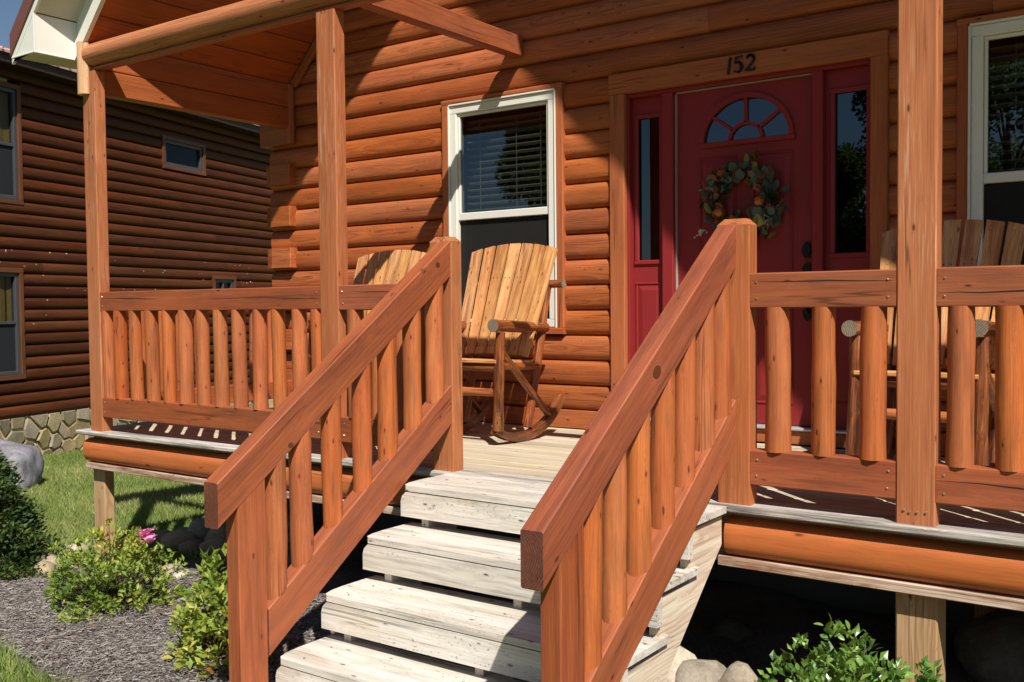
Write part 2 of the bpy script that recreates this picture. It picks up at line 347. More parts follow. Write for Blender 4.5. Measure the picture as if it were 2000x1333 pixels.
# ------------------------------------------------------------------ geometry helpers
class G:
    def __init__(self):
        self.v = []; self.f = []; self.g = []; self.sm = []; self.mi = []
    def prism(self, prof, o, ex, ey, ez, L, smooth=False, cap=True, m=0, seed=None, rings=1, off=None, capm=None, scale_fn=None):
        """extrude the 2-D profile (a, b) along ex from o; ey, ez carry a and b; grain runs along ex"""
        o = Vector(o); ex = Vector(ex).normalized(); ey = Vector(ey); ez = Vector(ez)
        if seed is None:
            seed = (R.uniform(0, 40), R.uniform(-.14, .14), R.uniform(-.14, .14))
        n = len(prof); b0 = len(self.v)
        for i in range(rings + 1):
            t = i / rings
            l = L * t
            for a, b in prof:
                s, da, db = scale_fn(t) if scale_fn else (1, 0, 0)
                a2, b2 = a * s + da, b * s + db
                self.v.append(o + ex * l + ey * a2 + ez * b2)
                self.g.append((seed[0] + l, seed[1] + a2, seed[2] + b2))
        for i in range(rings):
            for j in range(n):
                k = (j + 1) % n
                self.f.append((b0 + i * n + j, b0 + i * n + k, b0 + (i + 1) * n + k, b0 + (i + 1) * n + j))
                self.sm.append(smooth); self.mi.append(m)
        if cap:
            for ring, rev in ((0, True), (rings, False)):
                bb = len(self.v)
                for j in range(n):
                    self.v.append(self.v[b0 + ring * n + j].copy()); self.g.append(self.g[b0 + ring * n + j])
                idx = list(range(bb, bb + n))
                self.f.append(tuple(reversed(idx)) if rev else tuple(idx))
                self.sm.append(False); self.mi.append(m if capm is None else capm)
        return self
    def box(self, x0, x1, y0, y1, z0, z1, axis='x', bev=0.004, m=0, seed=None):
        """a bevelled board with grain along axis"""
        if axis == 'x': o, ex, ey, ez, L, A, B = (x0, y0, z0), (1, 0, 0), (0, 1, 0), (0, 0, 1), x1 - x0, y1 - y0, z1 - z0
        elif axis == 'y': o, ex, ey, ez, L, A, B = (x0, y0, z0), (0, 1, 0), (0, 0, 1), (1, 0, 0), y1 - y0, z1 - z0, x1 - x0
        else: o, ex, ey, ez, L, A, B = (x0, y0, z0), (0, 0, 1), (1, 0, 0), (0, 1, 0), z1 - z0, x1 - x0, y1 - y0
        return self.prism(rect(A, B, bev), o, ex, ey, ez, L, m=m, seed=seed)
    def tube(self, a, b, r0, r1=None, n=10, m=0, wob=0.0, rings=1, capm=None, seed=None):
        a, b = Vector(a), Vector(b); d = b - a; L = d.length; d.normalize()
        u = d.orthogonal().normalized(); v = d.cross(u)
        r1 = r0 if r1 is None else r1
        prof = [(math.cos(2 * math.pi * i / n), math.sin(2 * math.pi * i / n)) for i in range(n)]
        ph = [R.uniform(0, 6.28) for _ in range(4)]
        def fn(t):
            s = r0 + (r1 - r0) * t
            s *= 1 + wob * (math.sin(t * 9 + ph[0]) + 0.6 * math.sin(t * 17 + ph[1]))
            return s, wob * r0 * 1.2 * math.sin(t * 4 + ph[2]), wob * r0 * 1.2 * math.sin(t * 5 + ph[3])
        return self.prism(prof, a, d, u, v, L, smooth=True, m=m, rings=rings, capm=capm, scale_fn=fn, seed=seed)
    def poly(self, pts, m=0, grain_axis=0):
        b = len(self.v)
        for p in pts:
            self.v.append(Vector(p))
            q = list(p); q = [q[grain_axis], q[(grain_axis + 1) % 3], q[(grain_axis + 2) % 3]]
            self.g.append(tuple(q))
        self.f.append(tuple(range(b, b + len(pts)))); self.sm.append(False); self.mi.append(m)
        return self
    def solid(self, pts2, y0, y1, plane='xz', m=0, grain_axis=0):
        """extrude a 2-D outline through depth y0..y1 (plane xz), or x0..x1 (plane yz)"""
        n = len(pts2)
        if plane == 'xz': P = lambda a, b, d: (a, d, b)
        elif plane == 'yz': P = lambda a, b, d: (d, a, b)
        else: P = lambda a, b, d: (a, b, d)
        self.poly([P(a, b, y0) for a, b in pts2], m, grain_axis)
        self.poly([P(a, b, y1) for a, b in reversed(pts2)], m, grain_axis)
        for i in range(n):
            a, b = pts2[i], pts2[(i + 1) % n]
            self.poly([P(*a, y0), P(*a, y1), P(*b, y1), P(*b, y0)], m, grain_axis)
        return self
    def mesh(self, name, mats):
        me = bpy.data.meshes.new(name)
        me.from_pydata([tuple(v) for v in self.v], [], self.f)
        at = me.attributes.new('grain', 'FLOAT_VECTOR', 'POINT')
        at.data.foreach_set('vector', np.array(self.g, dtype=np.float32).ravel())
        me.polygons.foreach_set('use_smooth', self.sm)
        me.polygons.foreach_set('material_index', self.mi)
        for m in (mats if isinstance(mats, (list, tuple)) else [mats]):
            me.materials.append(M_[m] if isinstance(m, str) else m)
        import bmesh
        bm = bmesh.new(); bm.from_mesh(me)
        bmesh.ops.recalc_face_normals(bm, faces=bm.faces)
        bm.to_mesh(me); bm.free()
        return me

def rect(A, B, c=0.004):
    c = min(c, A * .3, B * .3)
    if c <= 0: return [(0, 0), (A, 0), (A, B), (0, B)]
    return [(c, 0), (A - c, 0), (A, c), (A, B - c), (A - c, B), (c, B), (0, B - c), (0, c)]

def thing(name, label, cat, loc=(0, 0, 0), rotz=0.0, group=None):
    o = bpy.data.objects.new(name, None); COL.objects.link(o)
    o.empty_display_size = 0.1
    o.location = loc; o.rotation_euler = (0, 0, rotz)
    return tag(o, label, cat, group)
def tag(o, label, cat, group=None):
    o['label'] = label; o['category'] = cat
    if group: o['group'] = group
    return o
def part(name, g, mats, parent, local=False, label=None, kind=None):
    """link geometry as one mesh object; world-space geometry is shifted into the parent's frame"""
    me = g.mesh(name, mats) if isinstance(g, G) else g
    if parent is not None and not local:
        p = parent; off = Vector((0, 0, 0))
        while p is not None:
            off += Vector(p.location); p = p.parent
        if off.length > 1e-9: me.transform(Matrix.Translation(-off))
    o = bpy.data.objects.new(name, me); COL.objects.link(o)
    if parent is not None: o.parent = parent
    if label: o['label'] = label
    if kind: o['kind'] = kind
    return o
def inst(name, me, parent, loc=(0, 0, 0), rot=(0, 0, 0), scale=(1, 1, 1)):
    o = bpy.data.objects.new(name, me); COL.objects.link(o)
    o.parent = parent; o.location = loc; o.rotation_euler = rot; o.scale = scale
    return o
def struct(name, me, kind='structure'):
    o = bpy.data.objects.new(name, me); COL.objects.link(o); o['kind'] = kind
    return o

def raw_mesh(name, verts, faces_n, loops, mats, tint=None, smooth=False):
    """fast mesh from numpy arrays: faces of equal size"""
    me = bpy.data.meshes.new(name)
    nv = len(verts); nf = len(loops) // faces_n
    me.vertices.add(nv); me.vertices.foreach_set('co', verts.astype(np.float32).ravel())
    me.loops.add(len(loops)); me.loops.foreach_set('vertex_index', loops.astype(np.int32))
    me.polygons.add(nf)
    me.polygons.foreach_set('loop_start', np.arange(nf, dtype=np.int32) * faces_n)
    me.polygons.foreach_set('loop_total', np.full(nf, faces_n, dtype=np.int32))
    if tint is not None:
        at = me.attributes.new('tint', 'FLOAT', 'FACE'); at.data.foreach_set('value', tint.astype(np.float32))
    me.polygons.foreach_set('use_smooth', np.full(nf, smooth))
    for m in mats: me.materials.append(m)
    me.update(calc_edges=True); me.validate()
    return me

# D-shaped log siding profile in (y outward negative, z): flat back
def dlog(h, bulge, back, n=10, y0=0.0):
    """(a=y, b=z) profile; joint plane at y0, bulging to y0-bulge"""
    p = []
    for i in range(n + 1):
        t = -1 + 2 * i / n
        zz = (t * 0.5 + 0.5) * h
        p.append((y0 - bulge * (1 - abs(t) ** 2.9) ** 0.60, zz))
    return p + [(y0 + back, h), (y0 + back, 0)]

def ground_z(x, y=0):
    return -0.9 - 0.0358 * max(0.0, -3 - x)

# ------------------------------------------------------------------ log cabin
YW = 1.722
cabin = thing('log_cabin', 'orange stained log cabin with red front door under a gabled porch roof', 'house', (-1.38, 1.75, -0.9))
PITCH, ZJ = 0.161, 0.121
YJ = 1.752                                   # plane of the joints; logs bulge to about 1.708
holes = [(-3.645, -2.648, 0.608, 2.217), (-2.304, -0.633, 0.0, 2.212), (-0.295, 0.70, 0.608, 2.205)]
def spans(x0, x1, z0, z1, hs):
    out = [(x0, x1)]
    for a, b, c, d in hs:
        if min(d, z1) - max(c, z0) > 0.5 * (z1 - z0):
            nw = []
            for s, e in out:
                if b <= s or a >= e: nw.append((s, e)); continue
                if a > s: nw.append((s, a))
                if b < e: nw.append((b, e))
            out = nw
    return out
zs = [(0.0, ZJ - 0.0, 0)] + [(ZJ + i * PITCH, ZJ + (i + 1) * PITCH, i) for i in range(0, 41)]
for z0, z1, i in zs:
    half = 3.9
    top = 2.3 + 1.05 * 4.17
    xl, xr = -5.45, 3.0
    if z0 > 2.4:
        hw = (6.75 - z1) / 1.05
        if hw < 0.2: break
        xl, xr = max(-5.16, -1.38 - hw), min(3.0, -1.38 + hw)
    for s, e in spans(xl, xr, z0, z1, holes):
        # a log that passes an opening only partly is notched: split by height
        h = z1 - z0
        cuts = [s]
        if z0 > 2.2 and e - s > 5:
            cuts += [s + (e - s) * (0.45 + 0.25 * ((i * 37) % 7) / 7)]
        cuts.append(e)
        for a, b in zip(cuts, cuts[1:]):
            g = G(); flat = (z0 == 0.0)
            pr = rect(0.07, h - 0.002, 0.004) if flat else dlog(h - 0.003, 0.031, 0.05)
            yb = YJ - 0.03 if flat else YJ
            g.prism(pr, (a + 0.001, yb, z0), (1, 0, 0), (0, 1, 0), (0, 0, 1), b - a - 0.002, smooth=not flat)
            part('log', g, 'log', cabin)
# notched pieces beside the openings where a course is only partly covered
# solid wall core behind the logs, with openings
g = G()
core = [(-5.40, -3.60, 0, 2.4), (-2.69, -2.26, 0, 2.4), (-0.68, -0.25, 0, 2.4), (0.66, 3.0, 0, 2.4), (-5.16, 3.0, 2.4, 3.4), (-3.60, -2.69, 0, .64), (-3.60, -2.69, 2.19, 2.4), (-.25, .66, 0, .64), (-.25, .66, 2.18, 2.4), (-2.26, -.68, 2.19, 2.4)]
for a, b, c, d in core: g.box(a, b, 1.79, 1.86, c, d, bev=0)
g.poly([(-4.6, 1.80, 3.4), (1.85, 1.80, 3.4), (-1.38, 1.80, 6.78)])
part('wall_core', g, 'dark', cabin)
# corner log ends, alternate courses
for k, zc in enumerate((1.19, 1.516, 1.845, 0.868, 0.546, 0.224)):
    g = G()
    g.solid([(-5.478, 1.735), (-5.472, 1.705), (-5.385, 1.668), (-5.170, 1.664), (-5.162, 1.672), (-5.162, 1.79), (-5.478, 1.79)], zc - .078, zc + .078, plane='xy')
    part('corner_log_end', g, ['log', 'trim'], cabin)
g = G(); g.prism(rect(0.12, 0.24, 0.01), (-5.49, 1.66, 2.075), (1, 0, 0), (0, 1, 0), (0, 0, 1), 0.33)
part('corner_log_end', g, 'log', cabin)
# left side wall of the cabin
for z0, z1, i in zs[:16]:
    g = G(); g.prism(dlog(z1 - z0 - 0.003, 0.042, 0.05), (-5.41, 1.80, z0), (0, 1, 0), (1, 0, 0), (0, 0, 1), 4.6, smooth=True)
    part('log', g, 'log', cabin)
# rooms and back of the house
g = G()
g.box(-5.36, 3.0, 5.9, 6.0, -0.9, 3.2, bev=0); g.box(2.95, 3.05, 1.87, 5.9, -0.9, 3.2, axis='y', bev=0)
g.box(-5.36, 2.94, 1.87, 5.89, 2.42, 2.47, bev=0); g.box(-5.36, 2.94, 1.87, 5.89, -0.05, 0.0, bev=0)
g.box(-5.34, 2.94, 3.4, 3.45, 0.0, 2.42, bev=0)
part('interior_wall', g, 'dark', cabin)
g = G(); g.box(-5.42, 3.0, 1.80, 1.95, -1.1, -0.06, bev=0)
part('foundation_wall', g, 'conc', cabin)

# window trim, frames, sashes, blinds
def cabin_window(x0, x1, z0, z1, zm, tr, name='window'):
    t = tr
    win = G()
    yf, yb = 1.712, 1.80
    fw = 0.055
    for a, b, c, d, ax in ((x0, x1, z1 - fw, z1, 'x'), (x0, x1, z0, z0 + fw, 'x'), (x0, x0 + fw, z0 + fw, z1 - fw, 'z'), (x1 - fw, x1, z0 + fw, z1 - fw, 'z')):
        win.box(a, b, yf, yb, c, d, axis=ax, bev=0.006)
    for a, b, c, d, ax in ((x0 - .006, x1 + .006, z1 + .001, z1 + .012, 'x'), (x0 - .012, x0 - .001, z0, z1, 'z'), (x1 + .001, x1 + .012, z0, z1, 'z')):
        win.box(a, b, yf - .012, yb, c, d, axis=ax, bev=0.002)
    f = part(name, win, 'white', cabin)
    i0, i1 = x0 + fw, x1 - fw
    sh = G()                                        # upper sash with its meeting rail
    sw = 0.02
    for a, b, c, d, ax in ((i0, i1, zm - .026, zm + .026, 'x'), (i0, i1, z1 - fw - sw, z1 - fw, 'x'), (i0, i0 + sw, zm + .026, z1 - fw - sw, 'z'), (i1 - sw, i1, zm + .026, z1 - fw - sw, 'z')):
        sh.box(a + .0015, b - .0015, 1.726, 1.76, c, d - .0015, axis=ax, bev=0.004)
    part('sash', sh, 'white', f)
    sh = G()
    for a, b, c, d, ax in ((i0, i1, z0 + fw, z0 + fw + .035, 'x'), (i0, i0 + .022, z0 + fw + .035, zm - .028, 'z'), (i1 - .022, i1, z0 + fw + .035, zm - .028, 'z')):
        sh.box(a + .0015, b - .0015, 1.764, 1.795, c + .0015, d, axis=ax, bev=0.004)
    part('sash', sh, 'white', f)
    p = G(); p.box(i0 + sw - .004, i1 - sw + .004, 1.741, 1.745, zm + .022, z1 - fw - sw + .004, bev=0); part('pane', p, 'glass', f)
    p = G(); p.box(i0 + .018, i1 - .018, 1.777, 1.781, z0 + fw + .03, zm - .025, bev=0); part('pane', p, 'glass', f)
    p = G(); p.box(i0 + .002, i1 - .002, 1.748, 1.750, z0 + fw + .002, zm - .029, bev=0); part('insect_screen', p, 'screen', f)
    n = int((z1 - z0 - .15) / .047)
    for k in range(n):
        zz = z1 - .10 - k * .047
        p = G(); sag = 0.0
        p.prism([(0, -.003), (0.004, -.003), (0.043, -0.013), (0.043, -0.010), (0.0, 0.003)], (i0 + .012, 1.815, zz), (1, 0, 0), (0, 1, 0), (0, 0, 1), i1 - i0 - .024)
        part('blind_slat', p, 'blind', f)
    p = G()
    for cx_ in (i0 + .13, (i0 + i1) / 2 + .06, i1 - .12): p.box(cx_, cx_ + .0035, 1.809, 1.812, z0 + .07, z1 - .09, axis='z', bev=0)
    part('blind_cord', p, 'blind', f)
    g = G()
    tx0, tx1, tz0, tz1 = t
    g.box(tx0, tx1, 1.700, 1.79, z1 + .013, tz1, bev=.004)
    part('window_trim', g, 'trim', cabin)
    for a, b in ((tx0, x0 - .013), (x1 + .013, tx1)):
        g = G(); g.box(a, b, 1.703, 1.79, tz0 + .044, z1 + .012, axis='z', bev=.004); part('window_trim', g, 'trim', cabin)
    g = G(); g.box(tx0, tx1, 1.696, 1.79, tz0, tz0 + .042, bev=.004); part('window_trim', g, 'trim', cabin)
cabin_window(-3.577, -2.712, 0.651, 2.173, 1.412, (-3.645, -2.648, 0.608, 2.217))
cabin_window(-0.231, 0.634, 0.651, 2.162, 1.407, (-0.295, 0.70, 0.608, 2.205))

# door assembly
g = G(); g.box(-2.304, -0.633, 1.700, 1.80, 2.085, 2.212, bev=.005); part('door_trim', g, 'trim', cabin)
for a, b in ((-2.304, -2.200), (-0.722, -0.633)):
    g = G(); g.box(a, b, 1.703, 1.80, 0.002, 2.083, axis='z', bev=.005); part('door_trim', g, 'trim', cabin)
g = G(); g.box(-2.198, -0.724, 1.735, 1.80, 0.002, 0.078, bev=.004); part('door_trim', g, 'trim', cabin)
fr = G()
fr.box(-2.198, -0.724, 1.738, 1.86, 2.062, 2.084, bev=.003)
for a, b in ((-2.198, -2.185), (-1.962, -1.888), (-1.045, -0.986), (-0.737, -0.724)):
    fr.box(a, b, 1.738, 1.86, 0.10, 2.060, axis='z', bev=.005)
frame = part('door_frame', fr, 'door', cabin)
g = G(); g.box(-2.198, -0.724, 1.715, 1.86, 0.080, 0.099, bev=.006); part('threshold', g, 'sill', cabin)
def ringframe(g, x0, x1, z0, z1, w_, y, p, bev=.004):
    g.box(x0, x1, y - p, y + .01, z1 - w_, z1, bev=bev); g.box(x0, x1, y - p, y + .01, z0, z0 + w_, bev=bev)
    g.box(x0, x0 + w_, y - p, y + .01, z0 + w_, z1 - w_, axis='z', bev=bev); g.box(x1 - w_, x1, y - p, y + .01, z0 + w_, z1 - w_, axis='z', bev=bev)
def raised(g, x0, x1, z0, z1, y):
    ringframe(g, x0, x1, z0, z1, .013, y, .007)
    b = .03
    o = [(x0 + .018, z0 + .018), (x1 - .018, z0 + .018), (x1 - .018, z1 - .018), (x0 + .018, z1 - .018)]
    i_ = [(x0 + .018 + b, z0 + .018 + b), (x1 - .018 - b, z0 + .018 + b), (x1 - .018 - b, z1 - .018 - b), (x0 + .018 + b, z1 - .018 - b)]
    for k in range(4):
        a, c = o[k], o[(k + 1) % 4]; d, e = i_[(k + 1) % 4], i_[k]
        g.poly([(a[0], y - .0005, a[1]), (c[0], y - .0005, c[1]), (d[0], y - .008, d[1]), (e[0], y - .008, e[1])])
    g.poly([(p[0], y - .008, p[1]) for p in i_])
# sidelights
for x0, x1, gx0, gx1 in ((-2.184, -1.963, -2.145, -1.963 - .03), (-0.985, -0.738, -0.934, -0.758)):
    y = 1.785
    zg0, zg1 = 1.062, 1.937
    g = G()
    g.box(x0, x1, y, y + .04, zg1, 2.06, bev=0); g.box(x0, x1, y, y + .04, 0.1, zg0, bev=0)
    g.box(x0, gx0, y, y + .04, zg0, zg1, axis='z', bev=0); g.box(gx1, x1, y, y + .04, zg0, zg1, axis='z', bev=0)
    ringframe(g, gx0 - .022, gx1 + .022, zg0 - .022, zg1 + .022, .026, y, .012)
    raised(g, gx0 - .02, gx1 + .02, 0.24, 0.93, y)
    s = part('sidelight', g, 'door', cabin)
    p = G(); p.solid([(gx0 - .002, y + .0135), (gx1 + .002, y + .010), (gx1 + .002, y + .014), (gx0 - .002, y + .0175)], zg0 - .002, zg1 + .002, plane='xy'); part('pane', p, 'glassd', s)
# the slab
y = 1.79
x0, x1, z0, z1 = -1.879, -1.053, 0.104, 2.052
fcx, fz, fr_, fh = -1.447, 1.742, 0.258, 0.235        # fan light
g = G()
out = [(x0, z0), (x1, z0), (x1, z1), (x0, z1)]
N = 24
arc = [(fcx + fr_ * math.cos(math.pi * i / N), fz + fh * math.sin(math.pi * i / N)) for i in range(N + 1)]
# face around the half-round opening, as strips
def F(a, b, c, d): g.poly([(p[0], y, p[1]) for p in (a, b, c, d)])
F((x0, z0), (x1, z0), (x1, fz), (x0, fz))
F((x0, fz), (fcx - fr_, fz), (fcx - fr_, z1), (x0, z1)); F((fcx + fr_, fz), (x1, fz), (x1, z1), (fcx + fr_, z1))
for a, b in zip(arc, arc[1:]):
    F(b, a, (a[0], z1), (b[0], z1))
g.box(x0, x1, y + .045, y + .05, z0, fz - .01, bev=0)
for q in ((x0, x0 + .001), (x1 - .001, x1)): g.box(q[0], q[1], y, y + .05, z0, z1, axis='z', bev=0)
g.box(x0, x1, y, y + .05, z1, z1 + .001, bev=0)
for a, b in ((-1.738, -1.505), (-1.405, -1.168)):
    raised(g, a, b, 0.93, 1.655, y); raised(g, a, b, 0.22, 0.80, y)
door = part('door', g, 'door', cabin)
g = G()
for rr_, rh, wd, pr_ in ((fr_, fh, .028, .016), (0.088, 0.082, .02, .010)):
    pts = [(fcx + rr_ * math.cos(math.pi * i / N), fz + rh * math.sin(math.pi * i / N)) for i in range(N + 1)]
    for i in range(N):
        a, b = pts[i], pts[i + 1]
        ca = ((a[0] - fcx) / rr_, (a[1] - fz) / rh); cb = ((b[0] - fcx) / rr_, (b[1] - fz) / rh)
        q = [a, b, (b[0] + cb[0] * wd, b[1] + cb[1] * wd), (a[0] + ca[0] * wd, a[1] + ca[1] * wd)]
        g.solid(q, y - pr_, y + .03)
g.box(fcx - fr_ - .035, fcx + fr_ + .035, y - .018, y + .03, fz - .030, fz, bev=.004)
for ang in (90, 38, 142):
    t = math.radians(ang)
    a = Vector((fcx + .10 * math.cos(t), y - .002, fz + .095 * math.sin(t))); b = Vector((fcx + (fr_ + .005) * math.cos(t), y - .002, fz + (fh + .005) * math.sin(t)))
    d = (b - a).normalized(); side = Vector((0, 1, 0)).cross(d)
    g.prism(rect(.02, .022, .004), a - side * .01 + Vector((0, -.008, 0)), d, side, Vector((0, 1, 0)), (b - a).length)
part('fanlight_frame', g, 'door', door)
secs = [(0, 38), (38, 90), (90, 142), (142, 180)]
for a0, a1 in secs:
    pts = [(fcx + (fr_ + .01) * math.cos(math.radians(a0 + (a1 - a0) * i / 8)), fz + (fh + .01) * math.sin(math.radians(a0 + (a1 - a0) * i / 8))) for i in range(9)]
    pin = [(fcx + .085 * math.cos(math.radians(a1 + (a0 - a1) * i / 4)), fz + .08 * math.sin(math.radians(a1 + (a0 - a1) * i / 4))) for i in range(5)]
    p = G(); p.solid(pts + pin, y + .008, y + .011); part('pane', p, 'glassd', door)
p = G(); p.solid([(fcx + .09 * math.cos(math.pi * i / 10), fz + .084 * math.sin(math.pi * i / 10)) for i in range(11)], y + .008, y + .011); part('pane', p, 'glassd', door)
g = G()
g.box(-1.8845, -1.8795, 1.768, 1.80, 0.104, 2.05, axis='z', bev=0); g.box(-1.879, -1.053, 1.768, 1.80, 2.0535, 2.0585, bev=0)
part('weatherstrip', g, 'wgap', cabin)
# deadbolt and handle set
def disc(g, cx_, cz_, y_, rx, rz, th, n=16):
    g.solid([(cx_ + rx * math.cos(2 * math.pi * i / n), cz_ + rz * math.sin(2 * math.pi * i / n)) for i in range(n)], y_ - th, y_)
g = G(); disc(g, -1.083, 1.088, y, .032, .046, .012); disc(g, -1.083, 1.088, y - .012, .022, .03, .014); part('deadbolt', g, 'bronze', door)
g = G(); disc(g, -1.083, 0.97, y, .03, .05, .012); disc(g, -1.083, 0.74, y, .026, .045, .012)
g.tube((-1.083, y - .012, .95), (-1.083, y - .05, .92), .012); g.tube((-1.083, y - .05, .92), (-1.083, y - .05, .78), .013); g.tube((-1.083, y - .05, .78), (-1.083, y - .012, .74), .012)
part('door_handle', g, 'bronze', door)

# ------------------------------------------------------------------ porch roof (gable)
AX, ZB, SL = -1.38, 2.43, 1.05            # apex x, eave bottom z at x=-5.557, slope
def line(x, zoff, x_ref):                  # rake line rising to the apex, mirrored beyond it
    xx = x if x <= AX else 2 * AX - x
    return zoff + SL * (xx - x_ref)
rise = Vector((1, 0, SL)).normalized()
def slope_prism(prof_y, xa, xb, z_of, name, mats, thick, y0, y1, parent=cabin, axis_y=True):
    pass
def rake(name, y0, y1, zlo, zhi, mat, xstart=None):
    """a sloped strip on both rakes: between z=zlo(x) and zhi(x), y0..y1"""
    for s in (1, -1):
        xs_ = [-5.557 if xstart is None else xstart, AX]
        pts = []
        for x in xs_: pts.append((x, zlo + SL * (x + 5.557)))
        for x in reversed(xs_): pts.append((x, zhi + SL * (x + 5.557)))
        if s < 0: pts = [(2 * AX - a, b) for a, b in pts]
        g = G(); g.solid(pts, y0, y1); part(name, g, mat, cabin)
# heights relative to the line through (-5.557, 0): z = v + SL*(x+5.557)
rake('drip_edge', -0.315, -0.285, 2.432, 2.565, 'brown')
rake('rake_board', -0.302, -0.284, 2.378, 2.431, 'wmetal')
rake('roof_deck', -0.283, 5.9, 2.45, 2.54, 'roofm', xstart=-5.56)
# frieze and its upper board on the gable plane
rake('frieze_board', -0.035, -0.005, 2.128, 2.235, 'wmetal', xstart=-5.289)
rake('frieze_board', -0.012, 0.02, 2.2355, 2.385, 'wmetal', xstart=-5.285)
# soffit panels between rake board and frieze
dl = 0.30
nrm = Vector((-SL, 0, 1)).normalized()
for s in (1, -1):
    k = 0
    while True:
        xa = -5.285 + k * dl; xb = min(AX, xa + dl - .006)
        if xa >= AX - .02: break
        pts = [(xa, 2.380 + SL * (xa + 5.557)), (xb, 2.380 + SL * (xb + 5.557)), (xb, 2.395 + SL * (xb + 5.557)), (xa, 2.395 + SL * (xa + 5.557))]
        if s < 0: pts = [(2 * AX - a, b) for a, b in pts]
        g = G(); g.solid(pts, -0.284, -0.012); part('soffit_panel', g, 'soffit', cabin)
        k += 1
# boxed eave return at the corner
g = G()
zt = lambda x: 2.378 + SL * (x + 5.557)
g.solid([(-5.557, 2.42), (-5.289, 2.42), (-5.289, zt(-5.289) + .01), (-5.557, zt(-5.557) + .01)], -0.300, -0.296)
g.solid([(-0.296, 2.42), (0.02, 2.42), (0.02, zt(-5.289)), (-0.296, zt(-5.289))], -5.292, -5.289, plane='yz')
g.box(-5.300, -5.286, -0.304, -0.293, 2.418, 2.66, axis='z', bev=.002)
g.box(-5.557, -5.284, -0.306, -0.294, 2.414, 2.424, bev=.002); g.box(-5.296, -5.284, -0.293, 0.02, 2.414, 2.424, axis='y', bev=.002)
part('eave_box', g, 'wmetal', cabin)
for k in range(3):
    g = G(); g.box(-5.556, -5.292, -0.292 + k * .105, -0.292 + k * .105 + .101, 2.424, 2.432, bev=.001); part('soffit_panel', g, 'soffit', cabin)
g = G(); g.box(-5.56, -5.29, 0.022, 5.9, 2.426, 2.44, axis='y', bev=0); part('soffit_panel', g, 'soffit', cabin)
g = G(); g.box(-5.575, -5.562, -0.28, 5.9, 2.43, 2.55, axis='y', bev=.002); part('drip_edge', g, 'brown', cabin)
# ceiling boards: tongue and groove, running back to the wall
bw = 0.20
for s in (1, -1):
    d = Vector((s, 0, SL)).normalized()
    L = (AX + 5.18) * math.hypot(1, SL)
    n = int(L / bw)
    for k in range(n + 1):
        o = Vector((-5.18 if s > 0 else 2 * AX + 5.18, -0.003, 2.520)) + d * (k * bw)
        nn = Vector((-SL * s, 0, 1)).normalized()
        g = G(); g.prism([(0.006, 0), (bw - 0.006, 0), (bw - .001, .008), (bw - .001, .02), (.001, .02), (.001, .008)], o, (0, 1, 0), d, nn, 1.71)
        part('ceiling_board', g, 'ceil', cabin)
# ceiling trim along the wall, and the corner upright
g = G(); d = Vector((1, 0, SL)).normalized(); nn = Vector((-SL, 0, 1)).normalized()
g.prism(rect(.06, .03, .004), Vector((-5.13, 1.672, 2.54)) - nn * .05, d, nn, Vector((0, 1, 0)), 2.4); part('ceiling_trim', g, 'trim', cabin)
g = G(); g.box(-5.170, -5.130, 1.655, 1.70, 2.075, 2.53, axis='z', bev=.004); part('corner_trim', g, 'trim', cabin)

# ------------------------------------------------------------------ porch: posts, beams, deck, skirt
porch = thing('front_porch', 'raised wooden front porch with square posts and weathered deck boards', 'porch', (-1.4, 0.0, -0.9))
PW, PD = 0.1364, 0.079
XP = {'a': -5.125, 'b': -2.947, 'c': 0.0, 'd': 2.40}
for kx in XP:
    x = XP[kx]
    g = G(); top = 2.340 if kx != 'a' else 2.336
    g.box(x - PW, x, 0.0, PD, 0.0, top, axis='z', bev=.006)
    pt = part('post', g, 'post', porch)
for x in (-2.185, -0.689):
    g = G(); g.box(x - PW, x, 0.0, PD, 0.0, 1.104, axis='z', bev=.005)
    a, b, c, d_, zr, zt_ = x - PW + .0005, x - .0005, .0005, PD - .0005, 1.105, 1.130
    i = .024
    q = [(a, c), (b, c), (b, d_), (a, d_)]; qi = [(a + i, c + i * .7), (b - i, c + i * .7), (b - i, d_ - i * .7), (a + i, d_ - i * .7)]
    g.poly([(p[0], p[1], 1.104) for p in q]); g.poly([(p[0], p[1], zt_) for p in qi], grain_axis=2)
    for k in range(4):
        e, f = q[k], q[(k + 1) % 4]; h, l = qi[(k + 1) % 4], qi[k]
        g.poly([(*e, zr - .002), (*f, zr - .002), (*f, zr), (*e, zr)], grain_axis=2)
        g.poly([(*e, zr), (*f, zr), (*h, zt_), (*l, zt_)], grain_axis=2)
    part('newel_post', g, 'post', porch)
# log beam across the front: half round log over a thin plate
g = G()
pr = [(0.062 - 0.105 * math.cos(t), 0.0825 + 0.0825 * math.sin(t)) for t in [(-math.pi / 2) + math.pi * i / 16 for i in range(17)]]
g.prism(pr, (-5.192, 0.0, 2.358), (1, 0, 0), (0, 1, 0), (0, 0, 1), 7.8, smooth=True, capm=1)
part('log_beam', g, ['beam', 'pale'], porch)
g = G(); g.box(-5.18, 2.6, 0.008, 0.07, 2.341, 2.3575, bev=.002); part('beam_plate', g, 'rail', porch)
# pale split log piece hanging at the corner post
g = G()
pr = [(-0.052 * math.cos(t) , -0.045 * math.sin(t)) for t in [math.pi * i / 10 for i in range(11)]]
g.prism([(a, b) for a, b in pr], (-5.226, 0.0, 2.19), (0, 0, 1), (1, 0, 0), (0, 1, 0), 0.335, smooth=True)
part('corner_trim', g, 'pale', porch)
